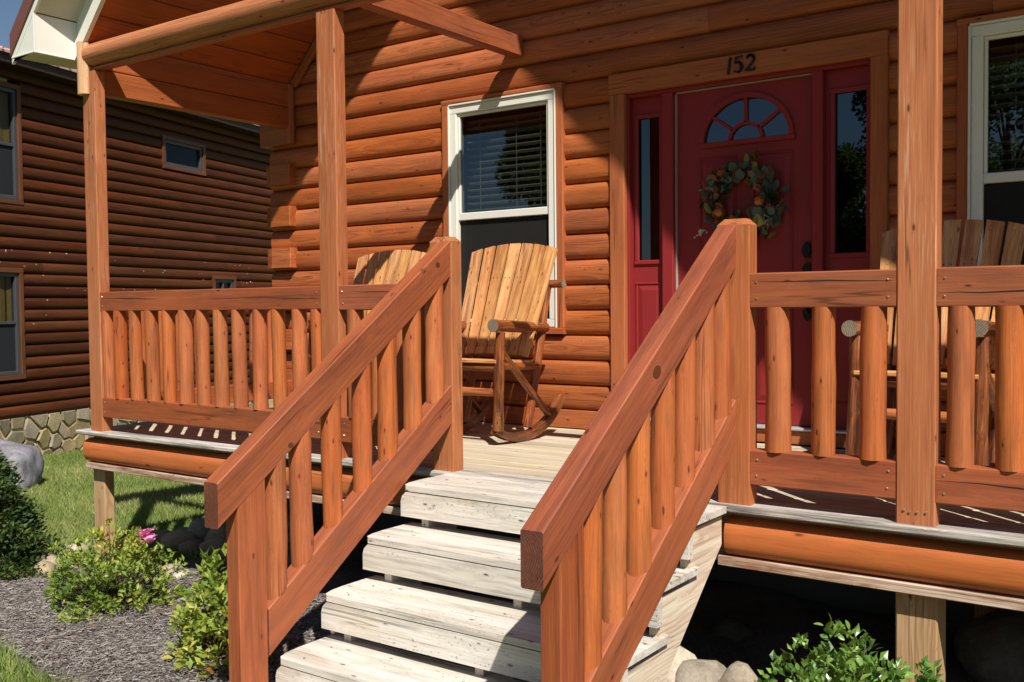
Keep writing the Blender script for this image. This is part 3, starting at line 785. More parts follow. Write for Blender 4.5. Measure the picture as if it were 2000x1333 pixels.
# cross beams running back to the wall, and the left header of two boards
for x in (-2.955, -0.01):
    g = G(); g.box(x - .085, x, 0.075, 1.712, 2.425, 2.555, axis='y', bev=.005); part('cross_beam', g, 'rail', porch)
for a, b in ((2.197, 2.354), (2.358, 2.535)):
    g = G(); g.box(-5.25, -5.15, PD + .003, 1.66, a, b, axis='y', bev=.005); part('header_board', g, 'ceil', porch)
# deck boards
bwid, gap = 0.1385, 0.005
yy = -0.036; k = 0
while yy < 1.70:
    e = min(yy + bwid, 1.708)
    mat = 'grey' if k == 0 else 'deck'
    for a, b in (((-5.385, -2.9), (-2.897, 2.6)) if k % 2 else ((-5.38, -1.2), (-1.197, 2.6))):
        g = G(); g.box(a, b, yy, e, -0.028, 0.0 - 0.001 * (k % 3), bev=.006); part('deck_board', g, mat, porch)
    yy = e + gap; k += 1
g = G(); g.box(-2.5, 2.6, 1.700, 1.7015, 0.002, 0.02, bev=0)
# skirt half logs and ledgers below
def skirt(x0, x1, label=None):
    g = G(); pr = dlog(0.155, 0.05, 0.045, n=14, y0=0.035)
    g.prism(pr, (x0, 0, -0.212), (1, 0, 0), (0, 1, 0), (0, 0, 1), x1 - x0, smooth=True); part('skirt_log', g, 'skirt', porch)
    g = G(); g.box(x0 - (.03 if x0 > -2 else -.01), x1, -0.004, 0.05, -0.252, -0.2135, bev=.003); part('ledger', g, 'ledger', porch)
skirt(-5.335, -2.10); skirt(-0.792, 2.6)
g = G(); g.box(-5.32, 2.58, 0.06, 0.10, -0.25, -0.03, bev=0)
for y_ in (0.6, 1.2): g.box(-5.32, 2.58, y_, y_ + .04, -0.25, -0.03, bev=0)
part('joist', g, 'foot', porch)
# left side skirt
g = G(); g.prism(dlog(0.155, 0.05, 0.045, n=14, y0=0.0), (-5.30, 0.055, -0.212), (0, 1, 0), (1, 0, 0), (0, 0, 1), 1.65, smooth=True); part('skirt_log', g, 'skirt', porch)
# footing posts
for x0, x1, zb_ in ((-0.149, -0.003, -1.0), (-5.331, -5.20, -1.15), (2.3, 2.44, -1.0)):
    g = G(); g.box(x0, x1, 0.052, 0.19 if x0 > -5 else 0.125, zb_, -0.253, axis='z', bev=.006); part('footing_post', g, 'foot', porch)
for x0 in (-5.331, -2.6, -0.149, 2.3):
    g = G(); g.box(x0, x0 + .14, 1.45, 1.59, -1.15, -0.253, axis='z', bev=.006); part('footing_post', g, 'foot', porch)
# nails at the foot of the right post
for i, (dx_, dz_) in enumerate(((-.105, .052), (-.086, .046), (-.06, .048), (-.03, .05))):
    g = G(); g.tube((dx_, -.006, dz_), (dx_, .004, dz_), .0042, n=8); part('nail', g, 'nail', porch)

# ------------------------------------------------------------------ railings
def baluster(g, x, y_, z0, z1, r, lean=0.0, m=0, slope=0.0):
    i0 = len(g.v)
    g.tube((x, y_, z0), (x + lean, y_ + R.uniform(-.006, .006), z1), r * R.uniform(.95, 1.03), r * R.uniform(.93, 1.0), n=14, wob=0.022, rings=10, m=m)
    if slope:
        n_ = 14
        for j in list(range(i0, i0 + n_)) + list(range(i0 + 10 * n_, i0 + 13 * n_)):
            g.v[j].z += slope * (g.v[j].y - y_)

def railing(label, x0, x1, zt0, zt1, zb0, zb1, xs, r=0.050, name='porch_railing'):
    t = thing(name, label, 'railing', ((x0 + x1) / 2, 0.04, 0.0), group='railings along the porch front')
    g = G(); g.box(x0 + .001, x1 - .001, 0.003, 0.072, zt0, zt1, bev=.005); tr = part('top_rail', g, 'rail', t)
    g = G(); g.box(x0 + .001, x1 - .001, 0.003, 0.072, zb0, zb1, bev=.005); br = part('bottom_rail', g, 'rail', t)
    for x in xs:
        g = G(); baluster(g, x, 0.040, zb1 - .003, zt0 + .004, r * R.uniform(.94, 1.06), R.uniform(-.008, .008)); part('baluster', g, 'balu', t)
    for zz, rl, dz in ((zt0, tr, zt1 - zt0), (zb0, br, zb1 - zb0)):
        for xx in (x0 + .028, x1 - .028):
            for fz_ in (.28, .74):
                g = G(); g.tube((xx + R.uniform(-.006, .006), .0, zz + dz * fz_), (xx, .006, zz + dz * fz_), .004, n=8); part('nail', g, 'nail', rl)
    return t
xsL = [-5.118 + .03, -4.957, -4.79, -4.618, -4.451, -4.289, -4.123, -3.957, -3.787, -3.619, -3.452, -3.285, -3.135]
railing('longest porch railing section, thirteen log balusters between the left corner post and next post', -5.125, -3.083, 0.784, 0.9095, 0.094, 0.226, xsL, .043)
railing('short railing section half hidden behind the left stair handrail', -2.947, -2.321, 0.780, 0.911, 0.088, 0.224, [-2.861, -2.70, -2.54, -2.39], .043)
railing('three baluster railing section between the right stair newel and the tall right post', -0.689, -0.1364, 0.777, 0.914, 0.083, 0.222, [-0.588, -0.412, -0.228], .047)
railing('railing section with split top board at the right edge of the photo', 0.0, 2.26, 0.777, 0.916, 0.083, 0.222, [0.062 + .01, 0.232, .40, .57, .74, .91, 1.08, 1.25, 1.42, 1.59, 1.76, 1.93, 2.1], .047)
# side railing on the left end of the porch
t = thing('porch_railing', 'side railing of the porch seen through the balusters at the left corner', 'railing', (-5.19, 0.85, 0.0), group='railings along the porch front')
g = G(); g.box(-5.232, -5.163, PD + .002, 1.655, 0.784, 0.9095, axis='y', bev=.005); part('top_rail', g, 'rail', t)
g = G(); g.box(-5.232, -5.163, PD + .002, 1.655, 0.094, 0.226, axis='y', bev=.005); part('bottom_rail', g, 'rail', t)
for i in range(9):
    g = G(); baluster(g, -5.197, 0.17 + i * .165, .223, .788, .043); part('baluster', g, 'balu', t)

# ------------------------------------------------------------------ steps
steps = thing('porch_steps', 'bleached wooden steps with open gaps leading up to the deck', 'steps', (-1.4, -0.8, -0.9))
RUN, RISE, SY = 0.2465, 0.190, -0.378
for i in range(5):
    z = -i * RISE - (0.003 if i == 0 else 0)
    yf = SY - i * RUN
    yb = -0.042 if i == 0 else yf + 0.335
    g = G()
    c = 0.035
    xl, xr = -2.196, -0.768
    pts = [(xl, yb), (xl, yf + .13), (-2.188, yf + .06), (-2.172, yf + .014), (-2.155, yf), (xr - .004, yf), (xr, yf + .006), (xr, yb)]
    zb_ = z - .026
    g.solid(pts, zb_, z, plane='xy')
    td = part('tread', g, 'tread', steps)
    for nx_ in (-2.08, -1.40, -0.80):
        for ny_ in (.05, .20):
            g = G(); g.tube((nx_ + R.uniform(-.01, .01), yf + ny_, z - .002), (nx_, yf + ny_, z + .0008), .0042, n=8); part('screw', g, 'screw', td)
    if i < 4:
        g = G(); rz0, rz1 = z - .143, z - .0315
        g.solid([(-2.188, rz0), (xr - .004, rz0), (xr - .004, rz1), (-2.158, rz1), (-2.180, rz1 - .02), (-2.188, rz1 - .045)], yf + .001, yf + .038)
        part('riser', g, 'tread', steps)
# stringers: saw-tooth boards (outer right one in view)
for x in (-0.826, -1.42, -2.10):
    # full board under the cut line
    zig = [(-0.045, -0.039)]
    for i in range(5):
        yf = SY - i * RUN; z = -i * RISE - (.052 if x > -1 else .038)
        zig += [(yf + .043, z), (yf + .043, z - RISE)]
    zig += [(SY - 4.9 * RUN, -5 * RISE - .03), (SY - 4.9 * RUN, -.99), (-1.085, -.99), (-0.045, -0.155)]
    g = G(); g.solid(zig, x, x + .038, plane='yz', grain_axis=1); part('stringer', g, 'string' if x > -1 else 'tread', steps)
# ------------------------------------------------------------------ stair railings
def stair_rail(xr, label, xs_off, rb):
    xl = xr - 0.079
    t = thing('stair_railing', label, 'railing', (xr - .04, -0.7, 0.0), group='railings beside the steps')
    SLP = 0.698
    d = Vector((0, -1, -SLP))
    def sloped(y0, y1, zt0, h, name, x0_, x1_, mats):
        # board with vertical end cuts; zt0 = top height at y=0
        pts = [(y0, zt0 + SLP * y0), (y1, zt0 + SLP * y1), (y1, zt0 + SLP * y1 - h), (y0, zt0 + SLP * y0 - h)]
        g = G(); seed = (R.uniform(0, 40), R.uniform(-.12, .12), R.uniform(-.12, .12))
        cs, sn = math.cos(math.atan(SLP)), math.sin(math.atan(SLP))
        b = .005
        sec = [(x0_ + b, 0), (x1_ - b, 0), (x1_, -b), (x1_, -h + b), (x1_ - b, -h), (x0_ + b, -h), (x0_, -h + b), (x0_, -b)]
        n = len(sec); base = len(g.v)
        for yy_ in (y0, y1):
            for a, c in sec:
                z = zt0 + SLP * yy_ + c
                g.v.append(Vector((a, yy_, z))); l = yy_ / cs + c * sn
                g.g.append((seed[0] + l, seed[1] + a - x0_, seed[2] + c * cs))
        for j in range(n):
            k_ = (j + 1) % n
            g.f.append((base + j, base + k_, base + n + k_, base + n + j)); g.sm.append(False); g.mi.append(0)
        for off in (0, n):
            bb = len(g.v)
            for j in range(n): g.v.append(g.v[base + off + j].copy()); g.g.append((g.g[base + off + j][0], g.g[base + off + j][1], g.g[base + off + j][2]))
            g.f.append(tuple(range(bb, bb + n))); g.sm.append(False); g.mi.append(1)
        return part(name, g, [mats, 'railend'], t)
    hr = sloped(-0.002, -1.372, 1.108, 0.172, 'handrail', xl, xr, 'rail')
    sloped(-0.002, -1.141, 0.420, 0.190, 'bottom_rail', xl + .002, xr - .001, 'rail')
    g = G(); g.box(xl + .001, xr - .002, -1.278, -1.143, -0.98, 0.19, axis='z', bev=.005); part('bottom_post', g, 'rail', t)
    for yb in xs_off:
        zt_ = 1.108 - .172 + SLP * yb + .003; zb_ = 0.420 + SLP * yb - .003
        g = G(); baluster(g, xr - .0425, yb, zb_, zt_, rb * R.uniform(.95, 1.06), slope=SLP); part('baluster', g, 'balu', t)
stair_rail(-2.192, 'left stair railing, sloping handrail with log balusters in front of the rocking chairs', [-1.065, -.925, -.749, -.570, -.405, -.236, -.075], .0455)
stair_rail(-0.744, 'right stair railing, nearest sloping handrail with a large round knot in its side', [-1.055, -.895, -.730, -.550, -.378, -.213, -.062], .042)

# long drying cracks in the faces of the rails
def crack(par, pts, w_):
    g = G()
    n = len(pts)
    for i, ((a, b), (c, d)) in enumerate(zip(pts, pts[1:])):
        w0 = w_ * math.sin(math.pi * (i + .15) / n); w1 = w_ * math.sin(math.pi * (i + 1.0) / n) if i < n - 2 else .0003
        g.solid([(a, b - w0), (c, d - w1), (c, d + w1), (a, b + w0)], .0024, .004)
    part('crack', g, 'hole', par)
def rail_of(kind, x):
    for o in bpy.data.objects:
        if o.name.startswith(kind) and o.parent and abs(o.parent.location.x - x) < .06: return o
def wander(x0, x1, z0, z1, n=9):
    return [(x0 + (x1 - x0) * i / n, z0 + (z1 - z0) * i / n + R.uniform(-.0022, .0022)) for i in range(n + 1)]
crack(rail_of('top_rail', (-5.125 - 3.083) / 2), wander(-5.11, -4.50, .866, .858), .0028)
crack(rail_of('top_rail', (-5.125 - 3.083) / 2), wander(-3.42, -3.10, .842, .846), .0016)
crack(rail_of('top_rail', (-0.689 - 0.1364) / 2), wander(-.672, -.15, .882, .874), .0022)
crack(rail_of('top_rail', 1.13), wander(.006, .62, .826, .834), .0032)
crack(rail_of('bottom_rail', 1.13), wander(.004, .66, .168, .160), .0028)
crack(rail_of('top_rail', (-2.947 - 2.321) / 2), wander(-2.86, -2.45, .874, .870), .0018)

# big round knots in the rails: plugs of darker wood, 1 mm proud
def knot(par, x, y_, z_, ry, rz, tilt=0.0):
    g = G(); n = 18
    pr = [(ry * math.cos(2 * math.pi * i / n), rz * math.sin(2 * math.pi * i / n)) for i in range(n)]
    c, s_ = math.cos(tilt), math.sin(tilt)
    pr = [(a * c - b * s_, a * s_ + b * c) for a, b in pr]
    g.prism(pr, (x - .004, y_, z_), (1, 0, 0), (0, 1, 0), (0, 0, 1), .0048, seed=(0, 0.004, 0.003))
    part('knot', g, 'knotwood', par)
M_['knotwood'] = wood('knot_wood', (0.05, 0.014, 0.007), (0.11, 0.032, 0.013), (0.17, 0.055, 0.022), knots=0, ring=1.2, vary=0.1, rough=0.55)
KN = {}
for o in bpy.data.objects:
    if o.name.startswith('handrail'): KN['L' if o.parent.location.x < -1.5 else 'R'] = o
knot(KN['R'], -.744, -0.671, 0.566, .030, .022, .3)
knot(KN['L'], -2.192, -0.092, 0.99, .016, .013); knot(KN['L'], -2.192, -1.014, 0.25, .014, .011)

# ------------------------------------------------------------------ rocking chairs
def chair_meshes():
    P = []
    RR = 0.56
    for sx in (-1, 1):
        x = sx * .262
        # rocker: curved plank
        g = G(); n = 16; seed = (R.uniform(0, 9), .02, .03)
        ring = []
        for i in range(n + 1):
            yv = -0.275 + i / n * 0.72
            zc = RR - math.sqrt(RR * RR - min(yv * yv, .25))
            s = Vector((0, 1, yv / math.sqrt(max(RR * RR - yv * yv, .05)))).normalized(); u = Vector((0, -s.z, s.y))
            h = 0.052 * (0.75 + .25 * math.sin(math.pi * min(1, max(0, i / n))))
            c = Vector((x, yv, zc))
            ring.append([c + Vector((-.024, 0, 0)), c + Vector((.024, 0, 0)), c + Vector((.024, 0, 0)) + u * h, c + Vector((-.024, 0, 0)) + u * h])
        for i, q in enumerate(ring):
            for j, p in enumerate(q):
                g.v.append(p); g.g.append((seed[0] + i * .045, seed[1] + p.x, seed[2] + j * .02))
        for i in range(n):
            for j in range(4):
                k_ = (j + 1) % 4
                g.f.append((i * 4 + j, i * 4 + k_, i * 4 + 4 + k_, i * 4 + 4 + j)); g.sm.append(False); g.mi.append(0)
        for i in (0, n): g.f.append(tuple(i * 4 + j for j in range(4))); g.sm.append(False); g.mi.append(0)
        P.append(('rocker', g.mesh('rocker', ['clog'])))
        g = G(); g.tube((x + sx * .006, -.245, .085), (x + sx * .004, -.205, .645), .033, .029, n=12, wob=.05, rings=10); P.append(('front_leg', g.mesh('front_leg', ['clog'])))
        g = G(); g.tube((x + sx * .008, -.285, .682), (x - sx * .004, .265, .662), .037, .031, n=12, wob=.05, rings=10, capm=1); P.append(('arm', g.mesh('arm', ['clog', 'clend'])))
        g = G(); g.tube((x - sx * .02, .09, .07), (x - sx * .026, .325, .915), .029, .026, n=12, wob=.04, rings=10); P.append(('rear_post', g.mesh('rear_post', ['clog'])))
        g = G(); g.tube((x + sx * .002, -.195, .53), (x, .285, .125), .024, .022, n=10, wob=.05, rings=8); P.append(('brace', g.mesh('brace', ['clog'])))
        g = G(); g.tube((x, -.21, .452), (x - sx * .015, .20, .43), .024, .022, n=10, wob=.05, rings=6, capm=1); P.append(('side_rail', g.mesh('side_rail', ['clog', 'clend'])))
    g = G(); g.tube((-.35, .330, .925), (.35, .330, .925), .027, .025, n=12, wob=.03, rings=8, capm=1); P.append(('back_rail', g.mesh('back_rail', ['clog', 'clend'])))
    g = G(); g.tube((-.25, .125, .56), (.25, .125, .56), .022, n=10, wob=.03, rings=6); P.append(('back_rail', g.mesh('back_rail', ['clog'])))
    g = G(); g.tube((-.25, -.225, .30), (.25, -.225, .30), .025, .023, n=10, wob=.04, rings=6); P.append(('rung', g.mesh('rung', ['balu'])))
    g = G(); g.tube((-.25, -.215, .445), (.25, -.215, .445), .027, n=10, wob=.04, rings=6); P.append(('rung', g.mesh('rung', ['clog'])))
    for k, yv in enumerate((-.255, -.16, -.065, .03)):
        g = G(); g.box(-.262, .262, yv, yv + .088, .468 - k * .006, .489 - k * .006, bev=.005); P.append(('seat_slat', g.mesh('seat_slat', ['slat'])))
    n = 7
    b0, b1 = Vector((0, .060, .50)), Vector((0, .318, 1.16))
    up = (b1 - b0).normalized(); nrm_ = Vector((0, -up.z, up.y))
    for k in range(n):
        f = (k - (n - 1) / 2)
        wt, wb = .0415 - R.uniform(0, .006), .0345 - R.uniform(0, .004)
        cb, ct = f * .080, f * .0955
        g = G()
        at = .056 * (1 - (f / 3.6) ** 2) - .035
        L = (b1 - b0).length + at
        seed = (R.uniform(0, 30), R.uniform(-.12, .12), R.uniform(-.12, .12))
        i0 = len(g.v)
        lowcut = .016 * (1 - (f / 3.5) ** 2) - .01
        for l, c, wd in ((lowcut, cb, wb), (L, ct, wt)):
            for sx, th in ((-1, 0), (1, 0), (1, 1), (-1, 1)):
                tilt = (-sx * .004 * f if l > .3 else -sx * .002 * f)
                g.v.append(b0 + up * (l + tilt) + Vector((c + sx * wd, 0, 0)) + nrm_ * (.015 * th - .006 + .006 * (abs(f) / 3) ** 2)); g.g.append((seed[0] + l, seed[1] + c * 0 + sx * wd, seed[2] + .02 * th))
        for j in range(4): g.f.append((j, (j + 1) % 4, 4 + (j + 1) % 4, 4 + j)); g.sm.append(False); g.mi.append(0)
        g.f.append((0, 1, 2, 3)); g.f.append((4, 5, 6, 7)); g.sm += [False] * 2; g.mi += [0] * 2
        for l in (.055, .50):                       # screw holes
            for dx_ in (-.016, .016):
                c = cb + (ct - cb) * l / L + dx_
                p = b0 + up * l + Vector((c, 0, 0)) + nrm_ * .0095
                g.tube(p, p + nrm_ * .0015, .0035, n=6, m=1)
        P.append(('back_slat', g.mesh('back_slat', ['slat', 'hole'])))
    return P
CH = chair_meshes()
ch0 = None
def chair(x, y_, rz, label):
    t = thing('rocking_chair', label, 'chair', (x, y_, 0.0), rz, group='log rocking chairs on the porch')
    for nm, me in CH:
        inst(nm, me, t)
chair(-2.80, 1.07, 0.0, 'honey slatted log rocking chair in front of the left window, right of the newel')
chair(-3.79, 1.07, 0.03, 'log rocking chair behind the left railing, its slatted back partly shaded by a post')
chair(-0.262, 1.07, -0.06, 'shaded log rocking chair behind the right post, in front of the right window')

# ------------------------------------------------------------------ wreath and house number
wr = thing('wreath', 'autumn wreath of grey green leaves, orange pumpkins and white berries on the red door', 'wreath', (-1.45, 1.775, 1.368))
g = G()
for i in range(22):
    a, b = 2 * math.pi * i / 22, 2 * math.pi * (i + 1.15) / 22
    for q in range(3):
        r_ = .165 + R.uniform(-.022, .022); dy = R.uniform(-.03, .0); rb = .165 + R.uniform(-.022, .022)
        g.tube((r_ * math.cos(a), dy, r_ * math.sin(a)), (rb * math.cos(b), R.uniform(-.03, 0), rb * math.sin(b)), .005, n=5)
part('twig_ring', g, 'clog', wr, local=True, kind='stuff')
def leaf_mesh(name, mat, L=1.0, W=0.5, fold=0.18, curl=0.12, lobes=False):
    rows = 5; vs = []; fs = []
    for i in range(rows + 1):
        t = i / rows
        wv = W * 0.5 * math.sin(math.pi * min(1, t * .92 + .06)) ** .8
        if lobes: wv *= (1 + .35 * math.sin(t * 14))
        if i == rows: wv = .004
        z = -curl * (t - .3) ** 2
        vs += [(-wv, t * L, z + fold * wv), (0, t * L, z), (wv, t * L, z + fold * wv)]
    for i in range(rows):
        a = i * 3
        fs += [(a, a + 1, a + 4, a + 3), (a + 1, a + 2, a + 5, a + 4)]
    me = bpy.data.meshes.new(name); me.from_pydata(vs, [], fs); me.materials.append(mat)
    me.polygons.foreach_set('use_smooth', [True] * len(fs))
    return me
def leafmat(name, a, b, rough=0.5, trans=0.0):
    k = NT(name)
    oi = k.n('ShaderNodeObjectInfo'); tc = k.n('ShaderNodeTexCoord')
    f, _ = k.noise(tc.outputs['Object'], 6, 3, .6)
    c = k.mix(k.math('ADD', k.math('MULTIPLY', oi.outputs['Random'], .7), k.math('MULTIPLY', f, .3)), a, b)
    k.link(c, k.b.inputs['Base Color']); k.b.inputs['Roughness'].default_value = rough
    if trans:
        tr = k.n('ShaderNodeBsdfTranslucent'); k.link(k.mix(.5, c, (.35, .5, .03)), tr.inputs[0])
        ms = k.n('ShaderNodeMixShader'); ms.inputs[0].default_value = trans
        k.link(k.b.outputs[0], ms.inputs[1]); k.link(tr.outputs[0], ms.inputs[2]); k.link(ms.outputs[0], k.t.nodes['Material Output'].inputs[0])
    return k.m
wl = [leaf_mesh('leaf', leafmat('eucalyptus_leaf', (.03, .055, .044), (.085, .13, .105), .6), 1, .85), leaf_mesh('leaf', leafmat('dark_green_leaf', (.02, .035, .012), (.055, .07, .02), .6), 1, .5), leaf_mesh('leaf', leafmat('rust_leaf', (.13, .035, .012), (.30, .08, .02), .6), 1, .7, lobes=True), leaf_mesh('leaf', leafmat('olive_leaf', (.16, .15, .03), (.26, .2, .05), .6), 1, .5)]
for i in range(470):
    a = R.uniform(0, 2 * math.pi); rr_ = .180 + R.gauss(0, .035)
    kind = R.choices([0, 1, 2, 3], [.36, .26, .28, .10])[0]
    L = R.uniform(.042, .070)
    inst('leaf', wl[kind], wr, (rr_ * math.cos(a), -R.uniform(.01, .07), rr_ * math.sin(a)), (R.uniform(.6, 2.4), R.uniform(-1, 1), a + R.uniform(-1.6, 1.6)), (L, L, L))
def pumpkin(parent, loc, r):
    g = G(); n = 20; m_ = 8; vs = []; 
    for j in range(m_ + 1):
        ph = math.pi * j / m_
        for i in range(n):
            th = 2 * math.pi * i / n
            q = r * math.sin(ph) * (1 - .12 * abs(math.cos(th * 2.5)))
            g.v.append(Vector((q * math.cos(th), q * math.sin(th), .8 * r * math.cos(ph)))); g.g.append((0, 0, 0))
    for j in range(m_):
        for i in range(n):
            k_ = (i + 1) % n
            g.f.append((j * n + i, j * n + k_, (j + 1) * n + k_, (j + 1) * n + i)); g.sm.append(True); g.mi.append(0)
    o = part('pumpkin', g, 'pumpkin', parent, local=True); o.location = loc; o.rotation_euler = (R.uniform(.3, 1.3), R.uniform(-.5, .5), 0)
    s = G(); s.tube((0, 0, .7 * r), (.01, 0, 1.25 * r), .006, n=6); part('stem', s, 'clog', o, local=True)
M_['pumpkin'] = plain('pumpkin_skin', (.50, .13, .035), .45, .15)
pumpkin(wr, (.115, -.06, .005), .034); pumpkin(wr, (.10, -.055, -.05), .022); pumpkin(wr, (-.135, -.06, -.045), .032)
M_['berry'] = plain('white_berry', (.62, .56, .44), .5)
M_['gourd'] = plain('yellow_gourd', (.42, .34, .06), .45, .2)
def berries(parent, c, n, sp, r):
    g = G()
    for i in range(n):
        p = Vector(c) + Vector((R.gauss(0, sp), R.uniform(-.02, .01), R.gauss(0, sp)))
        s = r * R.uniform(.7, 1.2)
        g.tube(p + Vector((0, 0, -s)), p + Vector((0, 0, s)), s, n=6)
        g.tube(p, Vector(c) + Vector((.03, 0, .02)), .0012, n=4)
    part('berry_sprig', g, 'berry', parent, local=True)
berries(wr, (-.255, -.05, -.16), 20, .016, .0048); berries(wr, (.16, -.06, -.12), 9, .022, .003); berries(wr, (-.2, -.05, .08), 9, .03, .0028)
g = G(); g.tube((.10, -.06, -.065), (.13, -.06, -.135), .018, .026, n=10); part('gourd', g, 'gourd', wr, local=True)

hn = thing('house_number', 'black iron house number 152 on the board above the front door', 'house number', (-1.434, 1.70, 2.105))
def stroke_digit(strokes, x):
    g = G()
    for pts in strokes:
        for (a, b, w0), (c, d, w1) in zip(pts, pts[1:]):
            p, q = Vector((a, 0, b)), Vector((c, 0, d)); dd = (q - p)
            if dd.length < 1e-6: continue
            n_ = Vector((-dd.z, 0, dd.x)).normalized()
            e = dd.normalized() * .0018
            quad = [p - e + n_ * w0, p - e - n_ * w0, q + e - n_ * w1, q + e + n_ * w1]
            g.solid([(v.x + x, v.z) for v in quad], -.011, -.001)
    return g
def arcpts(cx_, cz_, rx, rz, a0, a1, w0, w1, n=14):
    return [(cx_ + rx * math.cos(math.radians(a0 + (a1 - a0) * i / n)), cz_ + rz * math.sin(math.radians(a0 + (a1 - a0) * i / n)), w0 + (w1 - w0) * math.sin(math.pi * i / n)) for i in range(n + 1)]
one = [[(0.004, .0, .008), (.010, .045, .0055), (.019, .088, .006)], [(.019, .086, .005), (.006, .070, .002)]]
five = [[(.012, .084, .004), (.052, .088, .005)], [(.014, .084, .0035), (.010, .052, .003)], arcpts(.026, .030, .024, .028, 128, -110, .003, .009), [(.020, .004, .004), (.004, .010, .007)]]
two = [arcpts(.034, .066, .022, .022, 165, -25, .004, .008), [(.055, .056, .006), (.006, .006, .004)], [(.004, .005, .005), (.036, .006, .0075), (.056, .004, .004), (.060, .020, .002)]]
for dg, x in ((one, -.083), (five, -.047), (two, .020)):
    part('digit', stroke_digit(dg, x), 'black', hn, local=True)

# ------------------------------------------------------------------ neighbouring house
C0 = Vector((0.8437, -3.7207, 0.7984))
NB0 = C0 + 1.2 * (Vector((-10.311, 2.573, 0.0)) - C0)
nang = math.atan2(0.958, -0.287)
nb = thing('log_house', 'dark brown log house next door with pink metal roof and stone foundation', 'house', (NB0.x, NB0.y, -1.24), nang)
NZ = -1.24                       # local z = world z - NZ ; local x along the wall, y into the house
def nz(z): return z - NZ
nh = [(-1.566, -0.42, nz(2.21), nz(3.79)), (-1.616, -0.46, nz(-0.127), nz(1.354)), (2.47, 3.60, nz(3.07), nz(3.60)), (3.73, 4.43, nz(0.84), nz(1.36))]
zb = nz(-0.64); k = 0
while zb < nz(4.0):
    z1 = zb + .1608
    for s, e in spans(-5, 10, zb, z1, nh):
        cuts = [s, e]
        if e - s > 5: cuts = [s, s + (e - s) * R.uniform(.3, .7), e]
        for a, b in zip(cuts, cuts[1:]):
            g = G(); g.prism(dlog(.158, .045, .05, n=8), (a, 0, zb), (1, 0, 0), (0, 1, 0), (0, 0, 1), b - a - .003, smooth=True)
            lg = part('log', g, 'nlog', nb, local=True)
            # flaked paint: small chips stuck on weathered courses
            if 6 <= k <= 13 and b > -1 and a < 5:
                c = G()
                for _ in range(R.randint(4, 9)):
                    xx = R.uniform(max(a, -1), min(b, 5)); zz_ = R.uniform(.07, .15); w_ = R.uniform(.01, .035); h_ = R.uniform(.004, .012)
                    t_ = -1 + 2 * zz_ / .158; yo = -.045 * (1 - abs(t_) ** 2.6) ** .62 - .002
                    yo2 = -.045 * (1 - abs(min(.99, t_ + h_ * 12.6)) ** 2.6) ** .62 - .002
                    tl = R.uniform(-.008, .008)
                    c.poly([(xx, yo, zb + zz_), (xx + w_, yo, zb + zz_ + tl), (xx + w_ * .8, yo2, zb + zz_ + h_ + tl), (xx + w_ * .2, yo2, zb + zz_ + h_)])
                part('flaked_patch', c, 'chip', lg, local=True, kind='stuff')
    zb = z1; k += 1
g = G(); g.box(-5, 10, .06, .2, nz(-.7), nz(2.2), bev=0); g.box(-.4, 10, .06, .2, nz(2.2), nz(4.1), bev=0); g.box(-5, -.41, .8, .9, nz(-.6), nz(4.1), bev=0)
g.v = g.v; part('wall_core', g, 'dark', nb, local=True)
def nwin(x0, x1, z0, z1, zm=None, mull=None, curtain=False):
    g = G(); f_ = .05
    for a, b, c, d, ax in ((x0, x1, z1 - f_, z1, 'x'), (x0, x1, z0, z0 + f_, 'x'), (x0, x0 + f_, z0 + f_, z1 - f_, 'z'), (x1 - f_, x1, z0 + f_, z1 - f_, 'z')):
        g.box(a, b, -.03, .08, c, d, axis=ax, bev=.004)
    if zm: g.box(x0 + f_, x1 - f_, -.02, .04, zm - .02, zm + .02, bev=.003)
    if mull: g.box(mull - .02, mull + .02, -.02, .04, z0 + f_, z1 - f_, axis='z', bev=.003)
    wn = part('window', g, 'greyframe', nb, local=True)
    cells = [(x0, x1, zm, z1), (x0, x1, z0, zm)] if zm else ([(x0, mull, z0, z1), (mull, x1, z0, z1)] if mull else [(x0, x1, z0, z1)])
    for a, b, c, d in cells:
        p = G(); p.box(a + .02, b - .02, .012, .016, c + .02, d - .02, bev=0); part('pane', p, 'glassn', wn, local=True)
    if curtain:
        p = G(); p.box(x0 + .04, x1 - .04, .0035, .0055, z0 + .04, zm - .022, bev=0); part('insect_screen', p, 'nscreen', wn, local=True)
        p = G(); n = 10
        for i in range(n):
            xa = x0 + .04 + i * (x1 - x0 - .08) / n; xb = xa + (x1 - x0 - .08) / n
            ya, yb_ = .05 + .012 * (i % 2), .05 + .012 * ((i + 1) % 2)
            p.poly([(xa, ya, zm - .25), (xb, yb_, zm - .25), (xb, yb_, z1 - .04), (xa, ya, z1 - .04)])
        part('curtain', p, 'curtain', wn, local=True)
    t_ = .065
    for a, b, c, d, ax in ((x0 - t_, x1 + t_, z1 + .002, z1 + t_, 'x'), (x0 - t_, x1 + t_, z0 - t_, z0 - .002, 'x'), (x0 - t_, x0 - .002, z0, z1, 'z'), (x1 + .002, x1 + t_, z0, z1, 'z')):
        g = G(); g.box(a, b, -.055, .05, c, d, axis=ax, bev=.004); part('window_trim', g, 'ntrim', nb, local=True)
nwin(-1.50, -.487, nz(2.27), nz(3.73), nz(2.99), curtain=True)
nwin(-1.55, -.525, nz(-.065), nz(1.29), nz(.63), curtain=True)
nwin(2.535, 3.535, nz(3.13), nz(3.54))
nwin(3.80, 4.36, nz(.90), nz(1.30), mull=4.08)
